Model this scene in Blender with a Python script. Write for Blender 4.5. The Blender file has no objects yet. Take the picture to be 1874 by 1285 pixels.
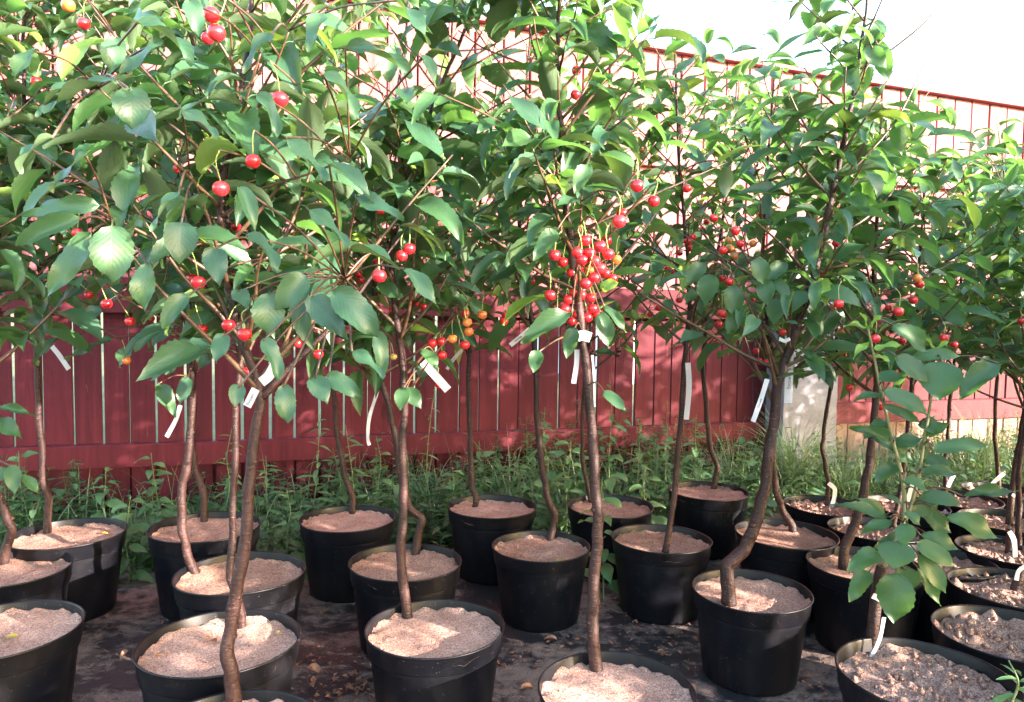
import bpy, math, random
from mathutils import Vector, Matrix, noise
random.seed(7)
R = random.Random(11)
sc = bpy.context.scene
COL = sc.collection

# ------------------------------------------------------------------ camera
W, H, F = 1874.0, 1285.0, 1320.0
CAM_H = 0.90
PITCH = math.atan(70.5 / F)
ROLL = math.radians(0.8)
_fw = Vector((0, math.cos(PITCH), -math.sin(PITCH)))
_r0, _u0 = Vector((1, 0, 0)), Vector((0, math.sin(PITCH), math.cos(PITCH)))
_rt = _r0 * math.cos(ROLL) + _u0 * math.sin(ROLL)
_up = _u0 * math.cos(ROLL) - _r0 * math.sin(ROLL)
CAM = Vector((0, 0, CAM_H))
cd = bpy.data.cameras.new('camera'); cam = bpy.data.objects.new('camera', cd); COL.objects.link(cam)
cd.sensor_width = 36; cd.lens = 36 * F / W; cd.clip_start = 0.02; cd.clip_end = 2000
m3 = Matrix((_rt, _up, -_fw)).transposed()
cam.matrix_world = Matrix.Translation(CAM) @ m3.to_4x4()
sc.camera = cam

# ------------------------------------------------------------------ sky, sun, exposure
SUN_EL, SUN_AZ = 13.0, 119.0          # degrees; azimuth clockwise from +Y
world = bpy.data.worlds.new('World'); sc.world = world; world.use_nodes = True
wn = world.node_tree
sky = wn.nodes.new('ShaderNodeTexSky'); sky.sky_type = 'NISHITA'; sky.sun_disc = False
sky.sun_elevation = math.radians(SUN_EL); sky.sun_rotation = math.radians(SUN_AZ)
sky.air_density = 1.2; sky.dust_density = 2.6; sky.ozone_density = 1.6
wn.links.new(sky.outputs[0], wn.nodes['Background'].inputs[0])
wn.nodes['Background'].inputs[1].default_value = 0.15
sl = bpy.data.lights.new('sun', 'SUN'); sl.energy = 3.1; sl.angle = math.radians(0.6); sl.color = (1.0, 0.85, 0.75)
so = bpy.data.objects.new('sun', sl); COL.objects.link(so)
_sd = Vector((math.sin(math.radians(SUN_AZ)) * math.cos(math.radians(SUN_EL)),
              math.cos(math.radians(SUN_AZ)) * math.cos(math.radians(SUN_EL)), math.sin(math.radians(SUN_EL))))
so.rotation_euler = _sd.to_track_quat('Z', 'Y').to_euler()
vs = sc.view_settings; vs.view_transform = 'Standard'; vs.look = 'None'; vs.gamma = 1.0; vs.use_curve_mapping = False
vs.exposure = 3.62
sc.render.engine = 'CYCLES'
sc.cycles.max_bounces = 7; sc.cycles.diffuse_bounces = 4; sc.cycles.glossy_bounces = 3
sc.cycles.transmission_bounces = 4; sc.cycles.transparent_max_bounces = 6
sc.cycles.use_denoising = True
sc.cycles.sample_clamp_indirect = 6.0

def ray(px, py):
    return _fw + _rt * ((px - W / 2) / F) + _up * (-(py - H / 2) / F)
def at(px, py, Y):
    d = ray(px, py); return CAM + d * (Y / d.y)
def on_z(px, py, z):
    d = ray(px, py); return CAM + d * ((z - CAM_H) / d.z)
def proj(p):
    v = p - CAM; z = v.dot(_fw)
    return (W / 2 + F * v.dot(_rt) / z, H / 2 - F * v.dot(_up) / z, z)

# ------------------------------------------------------------------ materials
def mat(name):
    m = bpy.data.materials.new(name); m.use_nodes = True
    nt = m.node_tree; return m, nt, nt.nodes['Principled BSDF']
def N(nt, t, **kw):
    n = nt.nodes.new(t)
    for k, v in kw.items():
        if k in n.inputs: n.inputs[k].default_value = v
        else: setattr(n, k, v)
    return n
def L(nt, a, b): nt.links.new(a, b)
def ramp(nt, fac, stops, interp='LINEAR'):
    n = nt.nodes.new('ShaderNodeValToRGB'); cr = n.color_ramp; cr.interpolation = interp
    while len(cr.elements) < len(stops): cr.elements.new(0.5)
    for e, (p, c) in zip(cr.elements, stops):
        e.position = p; e.color = (c[0], c[1], c[2], 1) if len(c) == 3 else c
    L(nt, fac, n.inputs[0]); return n.outputs[0]
def noise_tex(nt, vec, scale, detail=4, rough=0.55, dist=0.0):
    n = N(nt, 'ShaderNodeTexNoise', Scale=scale, Detail=detail, Roughness=rough, Distortion=dist)
    if vec is not None: L(nt, vec, n.inputs['Vector'])
    return n.outputs['Fac']
def mapped(nt, vec, sx, sy, sz):
    n = nt.nodes.new('ShaderNodeMapping'); n.inputs['Scale'].default_value = (sx, sy, sz)
    L(nt, vec, n.inputs['Vector']); return n.outputs[0]
def objco(nt): return N(nt, 'ShaderNodeTexCoord').outputs['Object']
def wpos(nt): return N(nt, 'ShaderNodeNewGeometry').outputs['Position']
def bump(nt, h, strength, dist, normal=None):
    b = N(nt, 'ShaderNodeBump', Strength=strength, Distance=dist); L(nt, h, b.inputs['Height'])
    if normal is not None: L(nt, normal, b.inputs['Normal'])
    return b.outputs[0]
def mixc(nt, fac, a, b, mode='MIX'):
    n = nt.nodes.new('ShaderNodeMix'); n.data_type = 'RGBA'; n.blend_type = mode
    for s, v in ((n.inputs[0], fac), (n.inputs[6], a), (n.inputs[7], b)):
        if hasattr(v, 'is_output'): L(nt, v, s)
        elif isinstance(v, (int, float)): s.default_value = v
        else: s.default_value = (*v, 1)
    return n.outputs[2]
def math_(nt, op, a, b=None):
    n = nt.nodes.new('ShaderNodeMath'); n.operation = op
    for i, v in enumerate((a, b)):
        if v is None: continue
        if hasattr(v, 'is_output'): L(nt, v, n.inputs[i])
        else: n.inputs[i].default_value = v
    return n.outputs[0]

def leaf_mat(name, dark, mid, light, under, trans, rough=0.4, tmix=0.3, veins=True, spots=True):
    m, nt, p = mat(name)
    oi = N(nt, 'ShaderNodeObjectInfo'); geo = N(nt, 'ShaderNodeNewGeometry'); tc = N(nt, 'ShaderNodeTexCoord')
    rnd = oi.outputs['Random']
    c = ramp(nt, rnd, [(0.0, dark), (0.55, mid), (1.0, light)])
    nz = noise_tex(nt, tc.outputs['Object'], 5.0, 3)
    c = mixc(nt, math_(nt, 'MULTIPLY', nz, 0.35), c, tuple(v * 1.9 for v in mid))
    if veins:
        sep = N(nt, 'ShaderNodeSeparateXYZ'); L(nt, tc.outputs['UV'], sep.inputs[0])
        av = math_(nt, 'ABSOLUTE', math_(nt, 'SUBTRACT', sep.outputs[1], 0.5))
        ph = math_(nt, 'SUBTRACT', math_(nt, 'MULTIPLY', sep.outputs[0], 9.0), math_(nt, 'MULTIPLY', av, 6.5))
        fr = math_(nt, 'ABSOLUTE', math_(nt, 'SUBTRACT', math_(nt, 'FRACT', ph), 0.5))     # 0 at vein
        side = ramp(nt, fr, [(0.0, (1, 1, 1)), (0.11, (0, 0, 0))])
        midr = ramp(nt, av, [(0.0, (1, 1, 1)), (0.03, (0, 0, 0))])
        vein = math_(nt, 'MAXIMUM', math_(nt, 'MULTIPLY', side, 0.55), midr)
        c = mixc(nt, math_(nt, 'MULTIPLY', vein, 0.10), c, tuple(min(1, v * 2.3 + 0.02) for v in light))
        quilt = math_(nt, 'SUBTRACT', fr, math_(nt, 'MULTIPLY', midr, 0.6))
        nrm = bump(nt, quilt, 0.075, 0.006)
        fine = noise_tex(nt, tc.outputs['Object'], 60.0, 3)
        nrm = bump(nt, fine, 0.12, 0.004, nrm)
        L(nt, nrm, p.inputs['Normal'])
    if spots:
        sp = noise_tex(nt, tc.outputs['Object'], 16.0, 2)
        tip = math_(nt, 'MULTIPLY', ramp(nt, sp, [(0.67, (0, 0, 0)), (0.72, (1, 1, 1))]), 0.75)
        c = mixc(nt, tip, c, (0.16, 0.10, 0.03))
    c2 = mixc(nt, math_(nt, 'MULTIPLY', geo.outputs['Backfacing'], 0.75), c, under)
    L(nt, c2, p.inputs['Base Color'])
    p.inputs['Roughness'].default_value = rough; p.inputs['Specular IOR Level'].default_value = 0.5
    tr = N(nt, 'ShaderNodeBsdfTranslucent')
    tcol = mixc(nt, rnd, trans, tuple(v * 0.7 for v in trans)); L(nt, tcol, tr.inputs['Color'])
    mx = N(nt, 'ShaderNodeMixShader'); mx.inputs[0].default_value = tmix
    L(nt, p.outputs[0], mx.inputs[1]); L(nt, tr.outputs[0], mx.inputs[2])
    L(nt, mx.outputs[0], nt.nodes['Material Output'].inputs['Surface'])
    return m

M = {}
M['leaf'] = leaf_mat('cherry_leaf', (0.019, 0.054, 0.022), (0.032, 0.085, 0.031), (0.056, 0.124, 0.042), (0.08, 0.135, 0.06), (0.15, 0.35, 0.06), tmix=0.38)
M['leaf_blue'] = leaf_mat('cherry_leaf_cool', (0.019, 0.054, 0.029), (0.03, 0.08, 0.038), (0.05, 0.112, 0.046), (0.085, 0.125, 0.07), (0.13, 0.23, 0.035), rough=0.36, tmix=0.22)  # shaded front leaves: blue of the sky's reflection mixed into their green
M['leaf_young'] = leaf_mat('young_leaf', (0.10, 0.20, 0.03), (0.15, 0.27, 0.04), (0.23, 0.33, 0.06), (0.2, 0.3, 0.1), (0.35, 0.5, 0.06), tmix=0.35)
M['leaf_yellow'] = leaf_mat('yellowing_leaf', (0.26, 0.24, 0.05), (0.33, 0.27, 0.05), (0.42, 0.26, 0.05), (0.3, 0.26, 0.1), (0.5, 0.42, 0.06), tmix=0.35)
M['weed'] = leaf_mat('weed_leaf', (0.03, 0.08, 0.03), (0.06, 0.14, 0.05), (0.12, 0.22, 0.085), (0.10, 0.17, 0.07), (0.18, 0.36, 0.05), rough=0.5, veins=False, spots=False)

def stuff_leaf_mat(name, stops, trans):
    m, nt, p = mat(name)
    v = wpos(nt)
    c = ramp(nt, noise_tex(nt, v, 9.0, 4, 0.7), stops)
    L(nt, c, p.inputs['Base Color']); p.inputs['Roughness'].default_value = 0.5
    tr = N(nt, 'ShaderNodeBsdfTranslucent'); tr.inputs['Color'].default_value = (*trans, 1)
    mx = N(nt, 'ShaderNodeMixShader'); mx.inputs[0].default_value = 0.3
    L(nt, p.outputs[0], mx.inputs[1]); L(nt, tr.outputs[0], mx.inputs[2])
    L(nt, mx.outputs[0], nt.nodes['Material Output'].inputs['Surface'])
    return m
M['groundcover'] = stuff_leaf_mat('groundcover_leaf', [(0.3, (0.018, 0.05, 0.022)), (0.5, (0.04, 0.10, 0.04)), (0.68, (0.10, 0.19, 0.075))], (0.16, 0.34, 0.04))
M['grass'] = stuff_leaf_mat('grass_blade', [(0.3, (0.09, 0.15, 0.07)), (0.5, (0.18, 0.25, 0.13)), (0.7, (0.38, 0.38, 0.25))], (0.22, 0.34, 0.08))

def bark_mat():
    m, nt, p = mat('cherry_bark')
    o = wpos(nt)
    big = noise_tex(nt, o, 14.0, 4, 0.6)
    len_ = noise_tex(nt, mapped(nt, o, 90, 90, 420), 1.0, 2, 0.5)
    fine = noise_tex(nt, mapped(nt, o, 160, 160, 30), 1.0, 4, 0.7)
    c = ramp(nt, big, [(0.3, (0.010, 0.0045, 0.005)), (0.5, (0.024, 0.008, 0.008)), (0.66, (0.045, 0.02, 0.02)), (0.82, (0.10, 0.07, 0.07))])
    c = mixc(nt, math_(nt, 'MULTIPLY', fine, 0.45), c, (0.05, 0.028, 0.022))
    sp = ramp(nt, len_, [(0.64, (0, 0, 0)), (0.69, (1, 1, 1))])
    c = mixc(nt, math_(nt, 'MULTIPLY', sp, 0.6), c, (0.2, 0.14, 0.12))
    L(nt, c, p.inputs['Base Color']); p.inputs['Roughness'].default_value = 0.42
    hh = math_(nt, 'ADD', math_(nt, 'MULTIPLY', fine, 0.6), sp)
    p.inputs['Specular IOR Level'].default_value = 0.27
    L(nt, bump(nt, math_(nt, 'ADD', hh, math_(nt, 'MULTIPLY', noise_tex(nt, mapped(nt, o, 60, 60, 150), 1.0, 4, 0.7), 1.6)), 0.7, 0.003), p.inputs['Normal'])
    return m
M['bark'] = bark_mat()
def twig_mat(name, a, b):
    m, nt, p = mat(name)
    c = ramp(nt, noise_tex(nt, wpos(nt), 40.0, 3), [(0.35, a), (0.65, b)])
    L(nt, c, p.inputs['Base Color']); p.inputs['Roughness'].default_value = 0.45
    return m
M['twig'] = twig_mat('twig_bark', (0.035, 0.016, 0.012), (0.11, 0.06, 0.028))
M['shoot'] = twig_mat('green_shoot', (0.13, 0.15, 0.06), (0.22, 0.19, 0.09))
M['stalk'] = twig_mat('weed_stalk', (0.07, 0.13, 0.04), (0.15, 0.19, 0.08))
M['stem'] = twig_mat('cherry_stem', (0.22, 0.30, 0.07), (0.36, 0.36, 0.12))
def cherry_mat(name, a, b, sss):
    m, nt, p = mat(name)
    oi = N(nt, 'ShaderNodeObjectInfo'); o = objco(nt)
    f = math_(nt, 'ADD', math_(nt, 'MULTIPLY', noise_tex(nt, o, 1.3, 2), 0.6), math_(nt, 'MULTIPLY', oi.outputs['Random'], 0.5))
    L(nt, ramp(nt, f, [(0.25, a), (0.8, b)]), p.inputs['Base Color'])
    p.inputs['Roughness'].default_value = 0.22; p.inputs['Coat Weight'].default_value = 0.5; p.inputs['Coat Roughness'].default_value = 0.08
    p.inputs['Subsurface Weight'].default_value = sss; p.inputs['Subsurface Radius'].default_value = (0.006, 0.001, 0.001)
    return m
M['cherry_red'] = cherry_mat('ripe_cherry', (0.46, 0.006, 0.014), (0.66, 0.02, 0.026), 0.15)
M['cherry_orange'] = cherry_mat('half_ripe_cherry', (0.62, 0.10, 0.02), (0.66, 0.25, 0.05), 0.2)
M['cherry_green'] = cherry_mat('unripe_cherry', (0.45, 0.42, 0.10), (0.6, 0.45, 0.14), 0.2)
M['cherry_dark'] = cherry_mat('dark_cherry', (0.07, 0.004, 0.008), (0.15, 0.006, 0.01), 0.1)

def fence_mat(name, base, dark, light, wear):
    m, nt, p = mat(name)
    oi = N(nt, 'ShaderNodeObjectInfo'); o = objco(nt)
    off = N(nt, 'ShaderNodeVectorMath', operation='ADD'); L(nt, o, off.inputs[0])
    cmb = N(nt, 'ShaderNodeCombineXYZ'); L(nt, math_(nt, 'MULTIPLY', oi.outputs['Random'], 40.0), cmb.inputs[2]); L(nt, cmb.outputs[0], off.inputs[1])
    v = off.outputs[0]
    g = noise_tex(nt, mapped(nt, v, 26, 26, 1.6), 1.0, 6, 0.65, 0.6)
    g2 = noise_tex(nt, mapped(nt, v, 120, 120, 3.0), 1.0, 4, 0.7)
    c = ramp(nt, g, [(0.28, dark), (0.52, base), (0.8, light)])
    c = mixc(nt, math_(nt, 'MULTIPLY', oi.outputs['Random'], 0.4), c, dark)
    c = mixc(nt, math_(nt, 'MULTIPLY', ramp(nt, noise_tex(nt, v, 7.0, 4), [(0.58, (0, 0, 0)), (0.72, (1, 1, 1))]), 0.35), c, light)
    vo = N(nt, 'ShaderNodeTexVoronoi', Scale=1.0); L(nt, mapped(nt, v, 6, 6, 2.1), vo.inputs['Vector'])
    knot = ramp(nt, vo.outputs['Distance'], [(0.05, (1, 1, 1)), (0.10, (0, 0, 0))])
    c = mixc(nt, math_(nt, 'MULTIPLY', knot, 0.75), c, tuple(x * 0.35 for x in dark))
    chips = ramp(nt, noise_tex(nt, mapped(nt, v, 60, 60, 9), 1.0, 3), [(0.70, (0, 0, 0)), (0.74, (1, 1, 1))])
    c = mixc(nt, math_(nt, 'MULTIPLY', chips, wear), c, (0.36, 0.27, 0.21))
    L(nt, c, p.inputs['Base Color']); p.inputs['Roughness'].default_value = 0.7; p.inputs['Specular IOR Level'].default_value = 0.2
    L(nt, bump(nt, math_(nt, 'ADD', g2, math_(nt, 'MULTIPLY', g, 0.7)), 0.45, 0.003), p.inputs['Normal'])
    return m
M['fence'] = fence_mat('red_fence_paint', (0.088, 0.010, 0.017), (0.05, 0.006, 0.011), (0.12, 0.020, 0.027), 0.12)
M['fence_faded'] = fence_mat('faded_red_fence_paint', (0.29, 0.092, 0.098), (0.17, 0.038, 0.044), (0.40, 0.18, 0.18), 0.3)  # upper tier: sun glare put into the paint as lighter pink, mottled with fading
M['fence_raw'] = fence_mat('pale_weathered_board', (0.26, 0.165, 0.135), (0.15, 0.08, 0.065), (0.36, 0.26, 0.22), 0.2)
def concrete_mat():
    m, nt, p = mat('concrete'); v = wpos(nt)
    n1 = noise_tex(nt, v, 12, 6, 0.7); n2 = noise_tex(nt, v, 130, 3, 0.6)
    c = ramp(nt, n1, [(0.3, (0.13, 0.125, 0.145)), (0.6, (0.20, 0.195, 0.22)), (0.8, (0.28, 0.275, 0.295))])
    pit = ramp(nt, n2, [(0.68, (0, 0, 0)), (0.73, (1, 1, 1))])
    c = mixc(nt, math_(nt, 'MULTIPLY', pit, 0.7), c, (0.12, 0.11, 0.12))
    L(nt, c, p.inputs['Base Color']); p.inputs['Roughness'].default_value = 0.9
    L(nt, bump(nt, math_(nt, 'SUBTRACT', n1, pit), 0.6, 0.006), p.inputs['Normal']); return m
M['concrete'] = concrete_mat()
def pot_mat():
    m, nt, p = mat('black_pot_plastic'); v = wpos(nt)
    n1 = noise_tex(nt, v, 9, 5, 0.65)
    drip = noise_tex(nt, mapped(nt, v, 30, 30, 6), 1.0, 4, 0.6)
    dust = math_(nt, 'MULTIPLY', ramp(nt, n1, [(0.42, (0, 0, 0)), (0.75, (1, 1, 1))]), ramp(nt, drip, [(0.35, (0, 0, 0)), (0.7, (1, 1, 1))]))
    c = mixc(nt, math_(nt, 'MULTIPLY', dust, 0.05), (0.0026, 0.003, 0.0052), (0.26, 0.20, 0.17))
    sp = N(nt, 'ShaderNodeTexVoronoi', Scale=210.0); L(nt, v, sp.inputs['Vector'])
    wh = noise_tex(nt, v, 60, 2)
    fleck = math_(nt, 'MULTIPLY', ramp(nt, sp.outputs['Distance'], [(0.13, (1, 1, 1)), (0.2, (0, 0, 0))]), ramp(nt, wh, [(0.57, (0, 0, 0)), (0.66, (1, 1, 1))]))
    c = mixc(nt, math_(nt, 'MULTIPLY', fleck, 0.6), c, (0.26, 0.19, 0.165))
    L(nt, c, p.inputs['Base Color'])
    L(nt, math_(nt, 'ADD', math_(nt, 'MULTIPLY', n1, 0.3), 0.28), p.inputs['Roughness'])
    p.inputs['Specular IOR Level'].default_value = 0.24
    L(nt, bump(nt, math_(nt, 'ADD', noise_tex(nt, mapped(nt, v, 40, 40, 10), 1, 3), fleck), 0.12, 0.003), p.inputs['Normal'])
    return m
M['pot'] = pot_mat()
def sand_mat(name, a, b, c_, dampc, bs=0.8):
    m, nt, p = mat(name); v = wpos(nt); oi = N(nt, 'ShaderNodeObjectInfo')
    n1 = noise_tex(nt, v, 18, 5, 0.65); g = noise_tex(nt, v, 420, 2, 0.6); g2 = noise_tex(nt, v, 130, 4, 0.7)
    c = ramp(nt, n1, [(0.3, a), (0.52, b), (0.75, c_)])
    darker = ramp(nt, noise_tex(nt, v, 5.5, 3), [(0.45, (0, 0, 0)), (0.68, (1, 1, 1))])
    c = mixc(nt, math_(nt, 'MULTIPLY', darker, 0.5), c, dampc)
    grain = ramp(nt, g, [(0.32, (0.3, 0.3, 0.3)), (0.5, (1, 1, 1)), (0.7, (1.5, 1.45, 1.4))])
    c = mixc(nt, 0.8, c, grain, 'MULTIPLY')
    lump = ramp(nt, noise_tex(nt, v, 190, 3, 0.75), [(0.36, (0.42, 0.38, 0.36)), (0.5, (1, 1, 1)), (0.66, (1.35, 1.33, 1.3))])
    c = mixc(nt, 0.7, c, lump, 'MULTIPLY')
    bits = ramp(nt, g2, [(0.66, (0, 0, 0)), (0.7, (1, 1, 1))])
    c = mixc(nt, math_(nt, 'MULTIPLY', bits, 0.6), c, (0.09, 0.06, 0.05))
    L(nt, c, p.inputs['Base Color']); p.inputs['Roughness'].default_value = 0.95; p.inputs['Specular IOR Level'].default_value = 0.15
    L(nt, bump(nt, math_(nt, 'ADD', g, math_(nt, 'MULTIPLY', g2, 1.5)), bs, 0.009), p.inputs['Normal']); return m
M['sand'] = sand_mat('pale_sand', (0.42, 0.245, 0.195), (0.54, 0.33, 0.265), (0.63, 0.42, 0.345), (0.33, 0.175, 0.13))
M['sand_damp'] = sand_mat('damp_sand', (0.32, 0.18, 0.135), (0.44, 0.265, 0.205), (0.55, 0.36, 0.29), (0.23, 0.12, 0.088))  # back pots: their shade put into the sand as a darker brown
M['soil'] = sand_mat('cloddy_soil', (0.40, 0.235, 0.185), (0.54, 0.335, 0.27), (0.66, 0.45, 0.375), (0.28, 0.155, 0.12), 1.0)
def cloth_mat():
    m, nt, p = mat('ground_fabric'); v = wpos(nt)
    n1 = noise_tex(nt, v, 2.6, 6, 0.68, 0.8); n2 = noise_tex(nt, v, 24, 5, 0.7); g = noise_tex(nt, v, 300, 2)
    st = noise_tex(nt, mapped(nt, v, 4.0, 14.0, 1), 1.0, 5, 0.7)
    f = math_(nt, 'ADD', math_(nt, 'ADD', math_(nt, 'MULTIPLY', n1, 0.55), math_(nt, 'MULTIPLY', n2, 0.35)), math_(nt, 'MULTIPLY', st, 0.35))
    sand = ramp(nt, f, [(0.60, (0, 0, 0)), (0.66, (0.5, 0.5, 0.5)), (0.8, (0.9, 0.9, 0.9))])
    weave = N(nt, 'ShaderNodeTexChecker', Scale=400.0); L(nt, v, weave.inputs['Vector'])
    fab = mixc(nt, math_(nt, 'MULTIPLY', weave.outputs[1], 0.4), (0.012, 0.012, 0.015), (0.024, 0.024, 0.028))
    sc_ = ramp(nt, g, [(0.3, (0.13, 0.085, 0.068)), (0.5, (0.25, 0.17, 0.14)), (0.7, (0.38, 0.27, 0.23))])
    L(nt, mixc(nt, sand, fab, sc_), p.inputs['Base Color'])
    L(nt, math_(nt, 'ADD', 0.5, math_(nt, 'MULTIPLY', sand, 0.45)), p.inputs['Roughness'])
    L(nt, bump(nt, math_(nt, 'ADD', math_(nt, 'MULTIPLY', sand, 1.0), math_(nt, 'MULTIPLY', g, 0.35)), 0.8, 0.006), p.inputs['Normal']); return m
M['cloth'] = cloth_mat()
def ground_mat():
    m, nt, p = mat('earth_and_grass'); v = wpos(nt)
    n1 = noise_tex(nt, v, 1.4, 6, 0.7); n2 = noise_tex(nt, v, 40, 4, 0.7)
    c = ramp(nt, n1, [(0.35, (0.09, 0.065, 0.045)), (0.5, (0.10, 0.12, 0.045)), (0.7, (0.14, 0.18, 0.06))])
    c = mixc(nt, math_(nt, 'MULTIPLY', n2, 0.5), c, (0.06, 0.045, 0.03))
    L(nt, c, p.inputs['Base Color']); p.inputs['Roughness'].default_value = 1.0
    L(nt, bump(nt, n2, 0.8, 0.02), p.inputs['Normal']); return m
M['ground'] = ground_mat()
def simple(name, c, r, nsc=30, var=0.15, tmix=0):
    m, nt, p = mat(name)
    n = noise_tex(nt, wpos(nt), nsc, 3)
    L(nt, ramp(nt, n, [(0.3, tuple(x * (1 - var) for x in c)), (0.7, tuple(min(1, x * (1 + var)) for x in c))]), p.inputs['Base Color'])
    p.inputs['Roughness'].default_value = r
    if tmix:
        tr = N(nt, 'ShaderNodeBsdfTranslucent'); tr.inputs['Color'].default_value = (*c, 1)
        mx = N(nt, 'ShaderNodeMixShader'); mx.inputs[0].default_value = tmix
        L(nt, p.outputs[0], mx.inputs[1]); L(nt, tr.outputs[0], mx.inputs[2]); L(nt, mx.outputs[0], nt.nodes['Material Output'].inputs['Surface'])
    return m
M['tag'] = simple('white_plastic_label', (0.58, 0.59, 0.63), 0.45, 25, 0.12, 0.25)
M['ink'] = simple('printed_ink', (0.05, 0.05, 0.09), 0.6)
M['dry'] = simple('dry_leaf', (0.26, 0.125, 0.075), 0.8, 60, 0.5)
M['drydark'] = simple('leaf_litter', (0.19, 0.085, 0.055), 0.9, 90, 0.6)
M['roof'] = simple('weathered_roof_sheet', (0.5, 0.5, 0.5), 0.8, 5, 0.15)
M['whitewash'] = simple('whitewashed_wall', (0.75, 0.73, 0.7), 0.9, 6, 0.06)

# ------------------------------------------------------------------ mesh helpers
def mesh(name, verts, faces, material, smooth=True, uvs=None):
    me = bpy.data.meshes.new(name); me.from_pydata([tuple(v) for v in verts], [], faces); me.materials.append(material)
    if uvs:
        ul = me.uv_layers.new(name='UVMap')
        for lp in me.loops: ul.data[lp.index].uv = uvs[lp.vertex_index]
    if smooth: me.polygons.foreach_set('use_smooth', [True] * len(me.polygons))
    me.update(); return me
def link(name, me, parent=None, mw=None):
    o = bpy.data.objects.new(name, me); COL.objects.link(o)
    if parent is not None:
        o.parent = parent
        if mw is not None: o.matrix_basis = parent_inv(parent) @ mw
        else: o.matrix_basis = parent_inv(parent)
    elif mw is not None: o.matrix_basis = mw
    return o
_WI = {}
def parent_inv(p):
    if p.name not in _WI:
        mw = p.matrix_basis.copy(); q = p.parent
        while q is not None: mw = q.matrix_basis @ mw; q = q.parent
        _WI[p.name] = mw.inverted()
    return _WI[p.name]
def tag(o, label, cat, group=None):
    o['label'] = label; o['category'] = cat
    if group: o['group'] = group
    return o
def thing(name, loc, label, cat, group=None):
    o = bpy.data.objects.new(name, None); COL.objects.link(o); o.location = loc
    o.matrix_basis = Matrix.Translation(loc); o.empty_display_size = 0.05
    return tag(o, label, cat, group)
def catmull(pts, n=5):
    out = []; P = [pts[0] * 2 - pts[1]] + list(pts) + [pts[-1] * 2 - pts[-2]]
    for i in range(1, len(P) - 2):
        a, b, c, d = P[i - 1], P[i], P[i + 1], P[i + 2]
        for k in range(n):
            t = k / n
            out.append(0.5 * ((2 * b) + (c - a) * t + (2 * a - 5 * b + 4 * c - d) * t * t + (3 * b - a - 3 * c + d) * t ** 3))
    out.append(P[-2].copy()); return out
def tube(pts, radii, sides=7, wob=0.0, verts=None, faces=None, cap=True):
    V = [] if verts is None else verts; Fc = [] if faces is None else faces
    base = len(V); n = len(pts)
    t = (pts[1] - pts[0]).normalized()
    ref = Vector((0.31, -0.95, 0.1)); u = t.cross(ref).normalized()
    for i, p in enumerate(pts):
        t = (pts[min(i + 1, n - 1)] - pts[max(i - 1, 0)]).normalized()
        u = (u - t * u.dot(t)).normalized(); w = t.cross(u)
        for k in range(sides):
            a = 2 * math.pi * k / sides
            r = radii[i]
            if wob: r *= 1 + wob * noise.noise(Vector((p.x * 40 + math.cos(a), p.y * 40 + math.sin(a), p.z * 30)))
            V.append(p + (u * math.cos(a) + w * math.sin(a)) * r)
    for i in range(n - 1):
        for k in range(sides):
            a = base + i * sides + k; b = base + i * sides + (k + 1) % sides
            Fc.append((a, b, b + sides, a + sides))
    if cap:
        Fc.append(tuple(base + (n - 1) * sides + k for k in range(sides)))
        Fc.append(tuple(base + k for k in reversed(range(sides))))
    return V, Fc
def boxv(x0, x1, y0, y1, z0, z1, bev=0.0):
    b = bev
    if not b:
        v = [(x, y, z) for z in (z0, z1) for y in (y0, y1) for x in (x0, x1)]
        return v, [(0, 2, 3, 1), (4, 5, 7, 6), (0, 1, 5, 4), (2, 6, 7, 3), (0, 4, 6, 2), (1, 3, 7, 5)]
    prof = [(x0 + b, y0), (x1 - b, y0), (x1, y0 + b), (x1, y1 - b), (x1 - b, y1), (x0 + b, y1), (x0, y1 - b), (x0, y0 + b)]
    v = [(x, y, z) for z in (z0, z1) for x, y in prof]
    f = [tuple(reversed(range(8))), tuple(range(8, 16))] + [(k, (k + 1) % 8, (k + 1) % 8 + 8, k + 8) for k in range(8)]
    return v, f

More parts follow.
